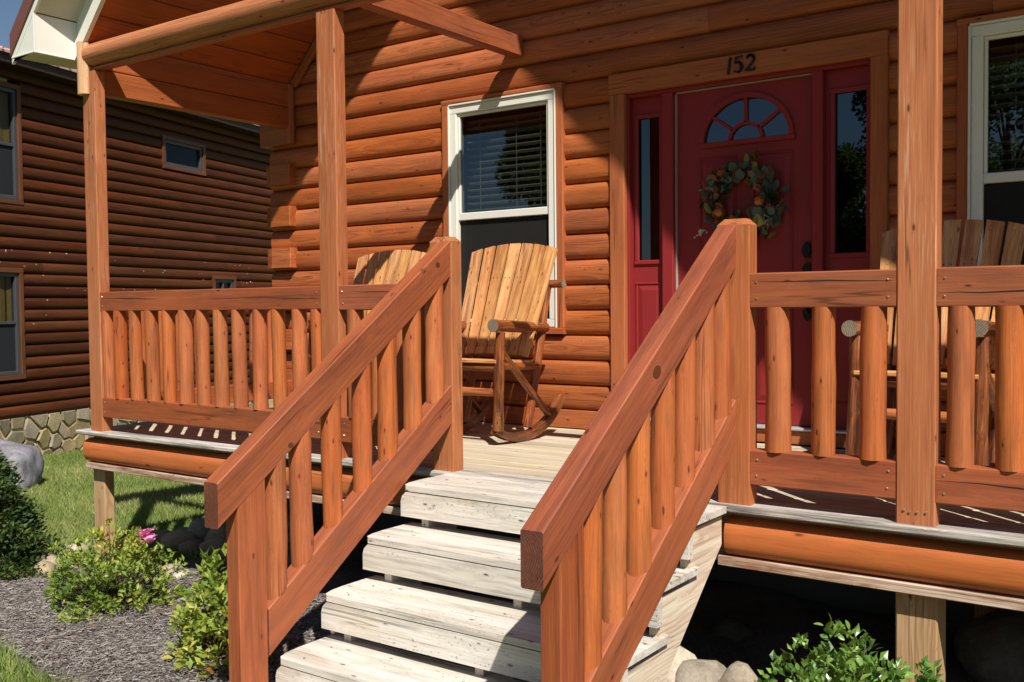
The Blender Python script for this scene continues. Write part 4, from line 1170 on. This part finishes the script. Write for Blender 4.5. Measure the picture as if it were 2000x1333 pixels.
# roof: low pitched ribbed metal, overhanging eave with dark fascia
ev = nz(4.10)
g = G(); g.box(-6, 11, -.33, -.30, nz(3.975), nz(4.10), bev=.004); part('fascia', g, 'darkf', nb, local=True)
g = G(); g.box(-6, 11, -.298, .06, nz(3.99), nz(4.01), bev=0); part('soffit', g, 'darkf', nb, local=True)
g = G()
sl_ = .285
g.prism([(0, 0), (3.8, 3.8 * sl_), (3.8, 3.8 * sl_ + .03), (0, .03)], (-6.2, -.37, ev - .01), (1, 0, 0), (0, 1, 0), (0, 0, 1), 17.4)
g.prism([(0, 0), (3.8, -3.8 * sl_), (3.8, -3.8 * sl_ + .03), (0, .03)], (-6.2, 3.435, ev - .01 + 3.8 * sl_), (1, 0, 0), (0, 1, 0), (0, 0, 1), 17.4)
rf = part('roof', g, 'roofm', nb, local=True)
for i in range(75):
    g = G(); xx = -6.1 + i * .23
    g.prism([(0, 0), (.03, 0), (.022, .02), (.008, .02)], (xx, -.39, ev + .021), Vector((0, 1, sl_)), (1, 0, 0), Vector((0, -sl_, 1)).normalized(), 3.95); part('rib', g, 'roofm', rf, local=True)
# stone foundation: irregular stones bedded in mortar
g = G(); g.box(-5, 10, .0, .12, -.4, nz(-.64), bev=0); part('foundation_mortar', g, 'mortar', nb, local=True)
seeds = []
s0, s1, f0, f1 = -2.0, 5.0, -.12, nz(-.645)
for i in range(27):
    for j in range(4):
        seeds.append((s0 + (i + .5 * (j % 2)) * .27 + R.uniform(-.13, .13), f0 + (j + .5) * (f1 - f0) / 4 + R.uniform(-.085, .085)))
def clip(poly, px, py, nx, ny):
    out = []
    for i in range(len(poly)):
        a, b = poly[i], poly[(i + 1) % len(poly)]
        da, db = (a[0] - px) * nx + (a[1] - py) * ny, (b[0] - px) * nx + (b[1] - py) * ny
        if da <= 0: out.append(a)
        if (da < 0) != (db < 0) and da != db:
            t = da / (da - db); out.append((a[0] + t * (b[0] - a[0]), a[1] + t * (b[1] - a[1])))
    return out
for i, (sx, sz) in enumerate(seeds):
    poly = [(max(s0, sx - .5), f0), (min(s1, sx + .5), f0), (min(s1, sx + .5), f1), (max(s0, sx - .5), f1)]
    for j, (tx, tz) in enumerate(seeds):
        if i == j or abs(tx - sx) > 1 : continue
        d = math.hypot(tx - sx, tz - sz)
        nx, ny = (tx - sx) / d, (tz - sz) / d
        poly = clip(poly, (sx + tx) / 2 - nx * .017, (sz + tz) / 2 - ny * .017, nx, ny)
        if len(poly) < 3: break
    if len(poly) < 3: continue
    pr = R.uniform(.025, .045); ty, tt = R.uniform(-.12, .12), R.uniform(-.12, .12)
    cx_ = sum(p[0] for p in poly) / len(poly); cz_ = sum(p[1] for p in poly) / len(poly)
    inner = [(cx_ + (a - cx_) * .92, cz_ + (b - cz_) * .92) for a, b in poly]
    g = G()
    F_ = lambda a, b: -pr + ty * (a - cx_) + tt * (b - cz_)
    g.poly([(a, F_(a, b), b) for a, b in inner])
    n = len(poly)
    for q in range(n):
        e = (q + 1) % n
        g.poly([(poly[q][0], -.012, poly[q][1]), (poly[e][0], -.012, poly[e][1]), (inner[e][0], F_(*inner[e]), inner[e][1]), (inner[q][0], F_(*inner[q]), inner[q][1])])
        g.poly([(poly[q][0], .01, poly[q][1]), (poly[e][0], .01, poly[e][1]), (poly[e][0], -.012, poly[e][1]), (poly[q][0], -.012, poly[q][1])])
    part('stone', g, 'fstone', nb, local=True)

# ------------------------------------------------------------------ ground
def ground_material():
    k = NT('lawn_soil')
    tc = k.n('ShaderNodeTexCoord')
    f, _ = k.noise(tc.outputs['Object'], 1.3, 5, .6); h, _ = k.noise(tc.outputs['Object'], 30, 4, .7)
    col = k.ramp(k.math('ADD', k.math('MULTIPLY', f, .6), k.math('MULTIPLY', h, .4)), [(.3, (.07, .10, .028)), (.5, (.15, .185, .055)), (.7, (.26, .24, .10))])
    k.link(col, k.b.inputs['Base Color']); k.b.inputs['Roughness'].default_value = 1
    k.b.inputs['Specular IOR Level'].default_value = .1
    k.bump(h, .5, .03)
    return k.m
def mulch_material():
    k = NT('mulch_bed')
    tc = k.n('ShaderNodeTexCoord')
    f, _ = k.noise(tc.outputs['Object'], 2.2, 5, .6); h, _ = k.noise(tc.outputs['Object'], 70, 5, .75)
    col = k.ramp(k.math('ADD', k.math('MULTIPLY', f, .45), k.math('MULTIPLY', h, .55)), [(.32, (.05, .04, .035)), (.5, (.17, .145, .132)), (.68, (.31, .28, .26))])
    k.link(col, k.b.inputs['Base Color']); k.b.inputs['Roughness'].default_value = .95
    k.b.inputs['Specular IOR Level'].default_value = .15
    k.bump(h, .8, .02)
    return k.m
def sheet(name, xs_, ys_, zf, mat):
    X, Y = np.meshgrid(xs_, ys_); Z = zf(X, Y)
    V = np.stack([X.ravel(), Y.ravel(), Z.ravel()], 1)
    nx, ny = len(xs_), len(ys_)
    i, j = np.meshgrid(np.arange(nx - 1), np.arange(ny - 1)); b = (j * nx + i).ravel()
    L = np.stack([b, b + 1, b + nx + 1, b + nx], 1).ravel()
    return raw_mesh(name, V, 4, L, [mat], smooth=True)
GZ = lambda X, Y: -0.9 - 0.0358 * np.maximum(0, -3 - np.maximum(X, -30))
def gmod(X, Y): return GZ(X, Y) + .012 * np.sin(X * 2.1 + Y) * np.cos(Y * 1.7)
xs_ = np.concatenate([np.linspace(-300, -16, 16), np.linspace(-15, 6, 110), np.linspace(7, 300, 14)])
ys_ = np.concatenate([np.linspace(-300, -9, 16), np.linspace(-8, 8, 84), np.linspace(9, 300, 14)])
struct('ground', sheet('ground', xs_, ys_, gmod, ground_material()))
# mulch bed as its own sheet a little above
def in_bed(x, y):
    # bed outline: sweeps from the conifer along the porch front to the steps
    back = np.where(x < -5.4, 0.05 + (x + 5.4) * .25, 0.25)
    front = -1.25 - 0.12 * np.sin(x * 1.7) + np.clip((x + 3.6) * -.0, 0, 1)
    return (y < back + 1.9 * (x > -5.0)) & (y > front) & (x > -7.2) & (x < 3.0)
bx, by = np.arange(-7.2, 3.0, .06), np.arange(-1.6, 1.8, .06)
Xb, Yb = np.meshgrid(bx, by)
rough_z = gmod(Xb, Yb) + .03 + .018 * np.sin(Xb * 5.3) * np.sin(Yb * 6.1) + NR.uniform(-.008, .008, Xb.shape)
mask = in_bed(Xb, Yb)
edge = mask.copy()
rough_z = np.where(mask, rough_z, gmod(Xb, Yb) - .05)
nx = len(bx); V = np.stack([Xb.ravel(), Yb.ravel(), rough_z.ravel()], 1)
ii, jj = np.meshgrid(np.arange(nx - 1), np.arange(len(by) - 1)); b = (jj * nx + ii).ravel()
struct('mulch_bed', raw_mesh('mulch_bed', V, 4, np.stack([b, b + 1, b + nx + 1, b + nx], 1).ravel(), [mulch_material()], smooth=True))
# mulch chips
n = 60000
cx_ = NR.uniform(-6.6, -2.3, n); cy_ = NR.uniform(-1.55, .3, n)
ok = in_bed(cx_, cy_); cx_, cy_ = cx_[ok], cy_[ok]; n = len(cx_)
cz_ = gmod(cx_, cy_) + .032 + .018 * np.sin(cx_ * 5.3) * np.sin(cy_ * 6.1) + NR.uniform(0, .014, n)
a = NR.uniform(0, np.pi, n); L = NR.uniform(.005, .020, n); W = NR.uniform(.001, .0028, n); tl = NR.uniform(-.4, .4, n)
dx, dy = np.cos(a), np.sin(a); tw = NR.uniform(-.8, .8, n)
P = np.zeros((n, 4, 3))
for q, (u, v) in enumerate(((-1, -1), (1, -1), (1, 1), (-1, 1))):
    P[:, q, 0] = cx_ + u * dx * L - v * dy * W; P[:, q, 1] = cy_ + u * dy * L + v * dx * W; P[:, q, 2] = cz_ + u * tl * L * .5 + v * tw * W
tint = np.clip(NR.beta(2, 2, n), 0, 1)
me = raw_mesh('mulch_chips', P.reshape(-1, 3), 4, np.arange(n * 4), [tinted('mulch_chip', [(0, (.08, .068, .062)), (.4, (.20, .18, .17)), (.8, (.34, .315, .30)), (1, (.40, .31, .23))], .9, spec=.15)], tint)
struct('mulch', me, 'stuff')
# grass blades
def grass(name, n, box, keep, hmin, hmax, mat):
    x = NR.uniform(box[0], box[1], n); y = NR.uniform(box[2], box[3], n)
    ok = keep(x, y); x, y = x[ok], y[ok]; n = len(x)
    cl = .5 + .5 * np.sin(x * 1.9 + 1.3 * np.sin(y * 1.4)) * np.cos(y * 2.3 + x)
    z = gmod(x, y); h = NR.uniform(hmin, hmax, n) * (.7 + .5 * cl); a = NR.uniform(0, 2 * np.pi, n); w_ = NR.uniform(.003, .006, n) * (1 + h * 5)
    lx, ly = NR.normal(0, .45, n) * h, NR.normal(0, .45, n) * h
    P = np.zeros((n, 3, 3))
    P[:, 0] = np.stack([x - np.cos(a) * w_, y - np.sin(a) * w_, z - .01], 1); P[:, 1] = np.stack([x + np.cos(a) * w_, y + np.sin(a) * w_, z - .01], 1)
    P[:, 2] = np.stack([x + lx, y + ly, z + h], 1)
    tint = np.clip(.25 + .45 * cl + NR.normal(0, .2, n), 0, 1)
    return struct(name, raw_mesh(name, P.reshape(-1, 3), 3, np.arange(n * 3), [mat], tint), 'stuff')
gm = tinted('grass_blade', [(0, (.10, .16, .035)), (.4, (.23, .31, .085)), (.75, (.37, .39, .15)), (1, (.50, .45, .25))], .6, trans=.3, spec=.2)
notbed = lambda x, y: ~in_bed(x, y) & ~((x > -5.1) & (y > .1))
grass('lawn_grass', 190000, (-13.5, -5.0, .0, 6.0), notbed, .03, .07, gm)
grass('lawn_grass', 9000, (-5.2, -2.6, -2.1, -1.15), lambda x, y: ~in_bed(x, y - .06), .04, .10, gm)

# ------------------------------------------------------------------ stones and boulder
import bmesh
from mathutils import noise as mn
def stone(name, loc, size, mat, seed, sub=3, rough=.25, rot=0.0):
    bm = bmesh.new(); bmesh.ops.create_icosphere(bm, subdivisions=sub, radius=1.0)
    for v in bm.verts:
        d = 1 + rough * mn.noise(v.co * 1.3 + Vector((seed * 3.1, seed, 0))) + rough * .4 * mn.noise(v.co * 3 + Vector((seed, 0, seed * 2)))
        v.co *= d
        v.co.x *= size[0]; v.co.y *= size[1]; v.co.z *= size[2]
    me = bpy.data.meshes.new(name); bm.to_mesh(me); bm.free()
    me.polygons.foreach_set('use_smooth', [True] * len(me.polygons)); me.materials.append(M_[mat])
    o = bpy.data.objects.new(name, me); COL.objects.link(o); o.location = loc; o.rotation_euler = (0, 0, rot)
    return o
# the grey boulder by the neighbour's wall: angular block
bm = bmesh.new(); bmesh.ops.create_icosphere(bm, subdivisions=4, radius=1.0)
for v in bm.verts:
    p = v.co.copy()
    m_ = max(abs(p.x) * .95 + abs(p.z) * .22, abs(p.y), abs(p.z) * .9 + p.x * .12)
    p = p / (m_ ** .75)
    p *= 1 + .08 * mn.noise(p * 1.6) + .05 * mn.noise(p * 4)
    v.co = Vector((p.x * .43, p.y * .34, p.z * .33))
me = bpy.data.meshes.new('boulder'); bm.to_mesh(me); bm.free()
me.polygons.foreach_set('use_smooth', [True] * len(me.polygons)); me.materials.append(M_['boulder'])
bo = bpy.data.objects.new('boulder', me); COL.objects.link(bo); bo.location = (-9.98, 1.75, -0.99); bo.rotation_euler = (.1, .15, .75)
tag(bo, 'large pale grey boulder on the lawn before the stone foundation', 'boulder')
# stones edging the bed at the left and the dim pile under the porch
lit = [(-6.12, .16, .10, 'rounded tan river stone beside the dark conifer', .15), (-5.93, .06, .075, 'white river stone in front of the tan stone by the conifer', .12), (-5.98, .30, .08, 'small brown stone behind the tan one by the conifer', .1), (-5.78, -.02, .085, 'orange tinted river stone between the conifer and the azalea', .12), (-4.80, .27, .07, 'pale beige stone just right of the pink flowered azalea', .1), (-4.62, .22, .06, 'smaller beige stone next to the lower azalea leaves', .09), (-5.66, -.12, .07, 'low cream stone at the left foot of the azalea', .1)]
for i, (x, y_, r_, lb, h) in enumerate(lit):
    o = stone('river_stone', (x, y_, ground_z(x) + r_ * .45), (r_ * 1.25, r_, r_ * .85), 'river', i * 1.7 + 3, rot=i)
    tag(o, lb, 'stone', 'river stones edging the bed')
ordn = ['leftmost', 'second', 'third', 'fourth', 'fifth', 'sixth', 'seventh', 'eighth', 'rightmost']
rown = ['front row', 'second row', 'third row', 'highest back row']
k = 0
for row in range(4):
    for c in range(8 - row):
        x = -5.72 + c * .20 + R.uniform(-.05, .05) + row * .08; y_ = .80 + row * .16 + R.uniform(-.05, .05)
        r_ = R.uniform(.07, .12)
        o = stone('river_stone', (x, y_, ground_z(x) + r_ * .4 + row * .035), (r_ * 1.3, r_, r_ * .8), 'river_shaded', k * 1.31 + 9, sub=2, rot=R.uniform(0, 6))
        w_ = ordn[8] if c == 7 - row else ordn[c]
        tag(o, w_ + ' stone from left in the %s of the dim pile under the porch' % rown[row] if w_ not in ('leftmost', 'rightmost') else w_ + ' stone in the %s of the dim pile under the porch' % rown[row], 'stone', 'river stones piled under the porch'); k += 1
right = [(-1.10, .02, .17, 'largest tan river stone beside the foot of the steps'), (-.905, .02, .125, 'peaked cream river stone, second from the steps'), (-.74, .03, .125, 'pale stone half behind the leafy shrub, third from the steps'), (-1.0, -.14, .08, 'low flat stone at the very bottom edge by the stringer')]
for i, (x, y_, r_, lb) in enumerate(right):
    o = stone('river_stone', (x, y_, (-.83 if i in (1, 2) else -.87) + r_ * .4), (r_ * 1.1, r_ * .9, r_ * .95), 'river', i * 2.3 + 31, rot=i * 1.1)
    tag(o, lb, 'stone', 'river stones beside the steps')
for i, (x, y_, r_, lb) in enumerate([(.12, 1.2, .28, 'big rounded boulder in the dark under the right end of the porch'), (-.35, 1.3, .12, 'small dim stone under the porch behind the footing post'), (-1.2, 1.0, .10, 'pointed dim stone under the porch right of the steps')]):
    tag(stone('river_stone', (x, y_, -.92 + r_ * .4), (r_, r_, r_ * .8), 'stone_shaded', i + 51, rot=i), lb, 'stone', 'stones under the porch')

# ------------------------------------------------------------------ plants
LEAF = []
def leaf_cloud(pts, dirs, L, W, tint, mats, name, fold=.25):
    """numpy: each leaf two quads folded along the midrib"""
    n = len(pts)
    d = dirs / np.linalg.norm(dirs, axis=1, keepdims=True)
    rnd = NR.normal(0, 1, (n, 3)); s = np.cross(d, rnd); s /= np.linalg.norm(s, axis=1, keepdims=True) + 1e-9
    u = np.cross(s, d)
    flip = np.sign(u[:, 2:3]); flip[flip == 0] = 1; u *= flip
    L = L[:, None]; W = W[:, None]
    a = pts; m1 = pts + d * L * .45 + s * W + u * W * fold; m2 = pts + d * L * .45 - s * W + u * W * fold
    mid = pts + d * L * .45; tip = pts + d * L - u * L * .1
    V = np.stack([a, m1, mid, m2, tip], 1).reshape(-1, 3)
    b = np.arange(n) * 5
    loops = np.stack([b, b + 1, b + 2, b + 1, b + 4, b + 2, b, b + 2, b + 3, b + 3, b + 2, b + 4], 1).ravel()
    return raw_mesh(name, V, 3, loops, mats, np.repeat(tint, 4))
def shrub(t, c, rad, h, ntips, per, L0, mats, twigmat, spread=1.0, droop=.2, hollow=.35, tintfn=None, flat=1.0):
    """branch tips spread through an uneven crown; whorls of leaves at each tip"""
    c = np.array(c)
    tips = []; 
    g = G()
    base = Vector(c)
    while len(tips) < ntips:
        p = NR.uniform(-1, 1, 3); p[2] = NR.uniform(-.15, 1)
        r_ = np.linalg.norm(p)
        if r_ > 1 or r_ < hollow * NR.uniform(.4, 1.6): continue
        lump = .78 + .3 * mn.noise(Vector(p / r_ * 1.9) + Vector(c) * 3)
        q = p * lump * np.array([rad, rad * flat, h])
        tips.append(c + q)
    tips = np.array(tips)
    for i in range(0, ntips, 3):
        tp = Vector(tips[i]); midp = base.lerp(tp, .5) + Vector((R.uniform(-.03, .03), R.uniform(-.03, .03), -.02))
        b0 = base + Vector((R.uniform(-.05, .05), R.uniform(-.05, .05), -.02))
        g.tube(b0, midp, .006, .004, n=5); g.tube(midp, tp, .004, .0015, n=5)
    part('stem', g, twigmat, t)
    n = ntips * per
    P = np.repeat(tips, per, 0) + NR.normal(0, L0 * .35, (n, 3))
    out = np.repeat(tips - c, per, 0); out /= np.linalg.norm(out, axis=1, keepdims=True) + 1e-9
    D = out * .7 + NR.normal(0, .75, (n, 3)) * spread + np.array([0, 0, .45])
    L = NR.uniform(.6, 1.25, n) * L0; W = L * NR.uniform(.19, .27, n)
    if tintfn is None: tint = np.clip(NR.normal(.45, .2, n), 0, 1)
    else: tint = tintfn(P, n)
    return P, D, L, W, tint
# azalea with the pink flower
az = thing('azalea_bush', 'azalea bush with small yellow green leaves and one bright pink flower', 'bush', (-4.44, -.42, -.93))
gz = tinted('azalea_leaf', [(0, (.07, .14, .022)), (.35, (.19, .29, .05)), (.65, (.36, .42, .07)), (.92, (.52, .44, .08)), (1, (.38, .14, .05))], .45, trans=.3)
def tf(P, n):
    b = .42 + .28 * np.sin(P[:, 0] * 7 + 1) * np.cos(P[:, 2] * 9 + P[:, 1] * 4)
    return np.clip(b + NR.normal(0, .17, n), 0, 1)
P, D, L, W, T = shrub(az, (-4.42, -.42, -.87), .47, .49, 330, 12, .039, None, 'bark', tintfn=tf)
part('leaves', leaf_cloud(P, D, L, W, T, [gz], 'leaves'), None, az, kind='stuff')
pink = leafmat('pink_petal', (.85, .13, .52), (.95, .38, .72), .5, .3)
pm = leaf_mesh('petal', pink, 1, .75, fold=.3, curl=.5)
for fi, (fx, fy, fz_) in enumerate(((-4.005, -.46, -.445), (-4.045, -.44, -.475), (-3.985, -.45, -.49))):
    for i in range(5):
        inst('petal', pm, az, (fx + 4.44, fy + .42, fz_ + .93), (R.uniform(.3, 1.1), R.uniform(-.4, .4), 2 * math.pi * i / 5 + fi), (.062, .062, .062))
az2 = thing('azalea_bush', 'upright azalea half hidden behind the left stair post, green above yellow below', 'bush', (-3.12, -.72, -.9))
def tf2(P, n):
    return np.clip(.62 - .55 * (P[:, 2] + .75) + NR.normal(0, .16, n), 0, 1)
P, D, L, W, T = shrub(az2, (-3.03, -.72, -.84), .27, .56, 190, 11, .052, None, 'bark', tintfn=tf2)
part('leaves', leaf_cloud(P, D, L, W, T, [gz], 'leaves'), None, az2, kind='stuff')
# leafy shrub in the right foreground: the largest leaves as parts
sh = thing('leafy_shrub', 'glossy bright green shrub in front of the footing post at lower right', 'bush', (-.15, -.52, -.9))
gl = tinted('glossy_leaf', [(0, (.04, .11, .025)), (.5, (.12, .26, .05)), (.85, (.27, .43, .08)), (1, (.38, .50, .10))], .32, trans=.25, spec=.5)
P, D, L, W, T = shrub(sh, (-.15, -.52, -.73), .42, .54, 520, 10, .037, None, 'bark', hollow=.5)
W *= 1.25
front = np.argsort(P[:, 1] - .9 * P[:, 2])[:290]
rest = np.setdiff1d(np.arange(len(P)), front)
part('leaves', leaf_cloud(P[rest], D[rest], L[rest], W[rest], T[rest], [gl], 'leaves'), None, sh, kind='stuff')
lm = leaf_mesh('leaf', leafmat('glossy_single_leaf', (.08, .19, .04), (.27, .42, .085), .36, .25), 1, .52, fold=.3, curl=.15)
for i in front:
    d = Vector(D[i]).normalized()
    q = d.to_track_quat('Y', 'Z').to_euler()
    o = inst('leaf', lm, sh, (P[i][0] + .15, P[i][1] + .52, P[i][2] + .9), (q.x, q.y + R.uniform(-.8, .8), q.z), (L[i], L[i], L[i]))
# dwarf conifer at the left edge
cf = thing('dwarf_conifer', 'dense dark green cone shaped dwarf conifer at the left edge', 'conifer', (-6.06, -.36, -1.01))
g = G(); g.tube((-6.06, -.36, -1.03), (-6.06, -.36, .1), .035, .008, n=8); part('trunk', g, 'clog', cf)
n = 30000
hh = NR.uniform(0, 1, n) ** 1.5; th = NR.uniform(0, 2 * np.pi, n)
rad = .47 * (1 - hh) ** .85 * (1 + .16 * np.sin(th * 5 + hh * 22) + .12 * np.sin(th * 11 - hh * 35)) * np.clip(NR.normal(.90, .13, n), .3, 1.1)
P = np.stack([-6.10 + rad * np.cos(th), -.36 + rad * np.sin(th), -1.0 + hh * 1.04 + NR.normal(0, .015, n)], 1)
D = np.stack([np.cos(th), np.sin(th), np.full(n, .6)], 1) + NR.normal(0, .55, (n, 3))
L = NR.uniform(.02, .05, n); W = L * .24
T = np.clip(.35 + .25 * np.sin(th * 5 + hh * 22) + NR.normal(0, .2, n), 0, 1)
cm = tinted('conifer_needle', [(0, (.014, .035, .008)), (.5, (.042, .080, .016)), (.85, (.10, .145, .028)), (1, (.13, .16, .035))], .6, trans=.1)
part('foliage', leaf_cloud(P, D, L, W, T, [cm], 'foliage'), None, cf, kind='stuff')
# fallen bits: a white pebble and brown leaves on the mulch
dl_ = leaf_mesh('fallen_leaf', leafmat('fallen_leaf', (.16, .06, .03), (.33, .17, .08), .8), 1, .6, fold=.4, curl=.4)
fo = []
for i in range(22):
    x, y_ = R.uniform(-4.9, -2.6), R.uniform(-1.15, -.3)
    fo.append((x, y_))
me_v, me_f = [], []
g = G()
for x, y_ in fo:
    a = R.uniform(0, 6.28); l = R.uniform(.015, .035); z = float(gmod(np.array(x), np.array(y_))) + .055
    pts = [(l, 0, 0), (0, .4 * l, .3 * l), (-l, 0, .1 * l), (0, -.4 * l, .25 * l)]
    g.poly([(x + p[0] * math.cos(a) - p[1] * math.sin(a), y_ + p[0] * math.sin(a) + p[1] * math.cos(a), z + p[2]) for p in pts])
M_['fall'] = leafmat('fallen_leaves', (.13, .06, .035), (.22, .12, .07), .8)
struct('fallen_leaves', g.mesh('fallen_leaves', ['fall']), 'stuff')

# ------------------------------------------------------------------ trees
tm = tinted('tree_leaf', [(0, (.015, .035, .008)), (.5, (.045, .085, .02)), (1, (.12, .16, .04))], .6, trans=.25)
def tree(x, y_, h, rad, label, group, seed, n=5000, ls=.16, base=.25, zg=None):
    zg = ground_z(x) if zg is None else zg
    t = thing('tree', label, 'tree', (x, y_, zg), group=group)
    rs = np.random.RandomState(seed)
    g = G(); g.tube((0, 0, -.1), (0, 0, h * .8), rad * .09 + .06, .03, n=9, wob=.04, rings=8)
    cl = []
    for i in range(22):
        f = rs.uniform(base, 1); a = rs.uniform(0, 6.28)
        rr_ = rad * math.sin(math.pi * (.12 + .86 * (f - base) / (1 - base))) ** .7 * rs.uniform(.35, .95)
        c = np.array([rr_ * math.cos(a), rr_ * math.sin(a), h * f * .96]); cl.append(c)
        g.tube((0, 0, h * f * .7), tuple(c), .05, .015, n=5)
    part('trunk', g, 'bark', t, local=True)
    idx = rs.randint(0, len(cl), n); cl = np.array(cl)
    q = rs.normal(0, 1, (n, 3)); q /= np.linalg.norm(q, axis=1, keepdims=True); q *= rs.uniform(.1, 1, (n, 1)) ** .5
    P = cl[idx] + q * np.array([rad * .36, rad * .36, h * .10])
    D = q + rs.normal(0, .6, (n, 3)); L = rs.uniform(.6, 1.3, n) * ls; W = L * .32
    T = np.clip(.35 + .3 * q[:, 2] + rs.normal(0, .18, n), 0, 1)
    part('crown', leaf_cloud(P, D, L, W, T, [tm], 'crown'), None, t, local=True, kind='stuff')
tree(-27.5, 24.0, 9.5, 3.2, 'green tree top showing above the neighbour roof beside the porch header', 'trees behind the house next door', 3, 7000, .28)
tree(-36.0, 30.0, 9.0, 3.2, 'green tree far behind the house next door', 'trees behind the house next door', 4, 5000, .3)
for i, (x, y_, h, r_) in enumerate(((-18.9, -22, 10.8, 1.6), (-22.8, -23, 5.2, 2.2), (-12.9, -23, 6.1, 1.25), (-10.2, -24, 6.6, 1.6), (-7.6, -22, 9.6, 2.3), (-4.0, -22, 8.8, 2.6), (-0.5, -23, 9.0, 2.6), (-26.5, -24, 8, 2.6))):
    tree(x, y_, h, r_, ['tall dark tree mirrored in the right half of the left window', 'low round tree mirrored at the bottom left of the left window', 'small tree mirrored at the left of the door fan light', 'tree mirrored at the right of the door fan light', 'tall tree mirrored in the right sidelight', 'broad tree mirrored in the right window', 'broad tree across the yard, right of the others mirrored in the right window', 'tree at the far left of the row across the yard'][i], 'trees across the yard mirrored in the glass', 20 + i, 26000, .14, .08)
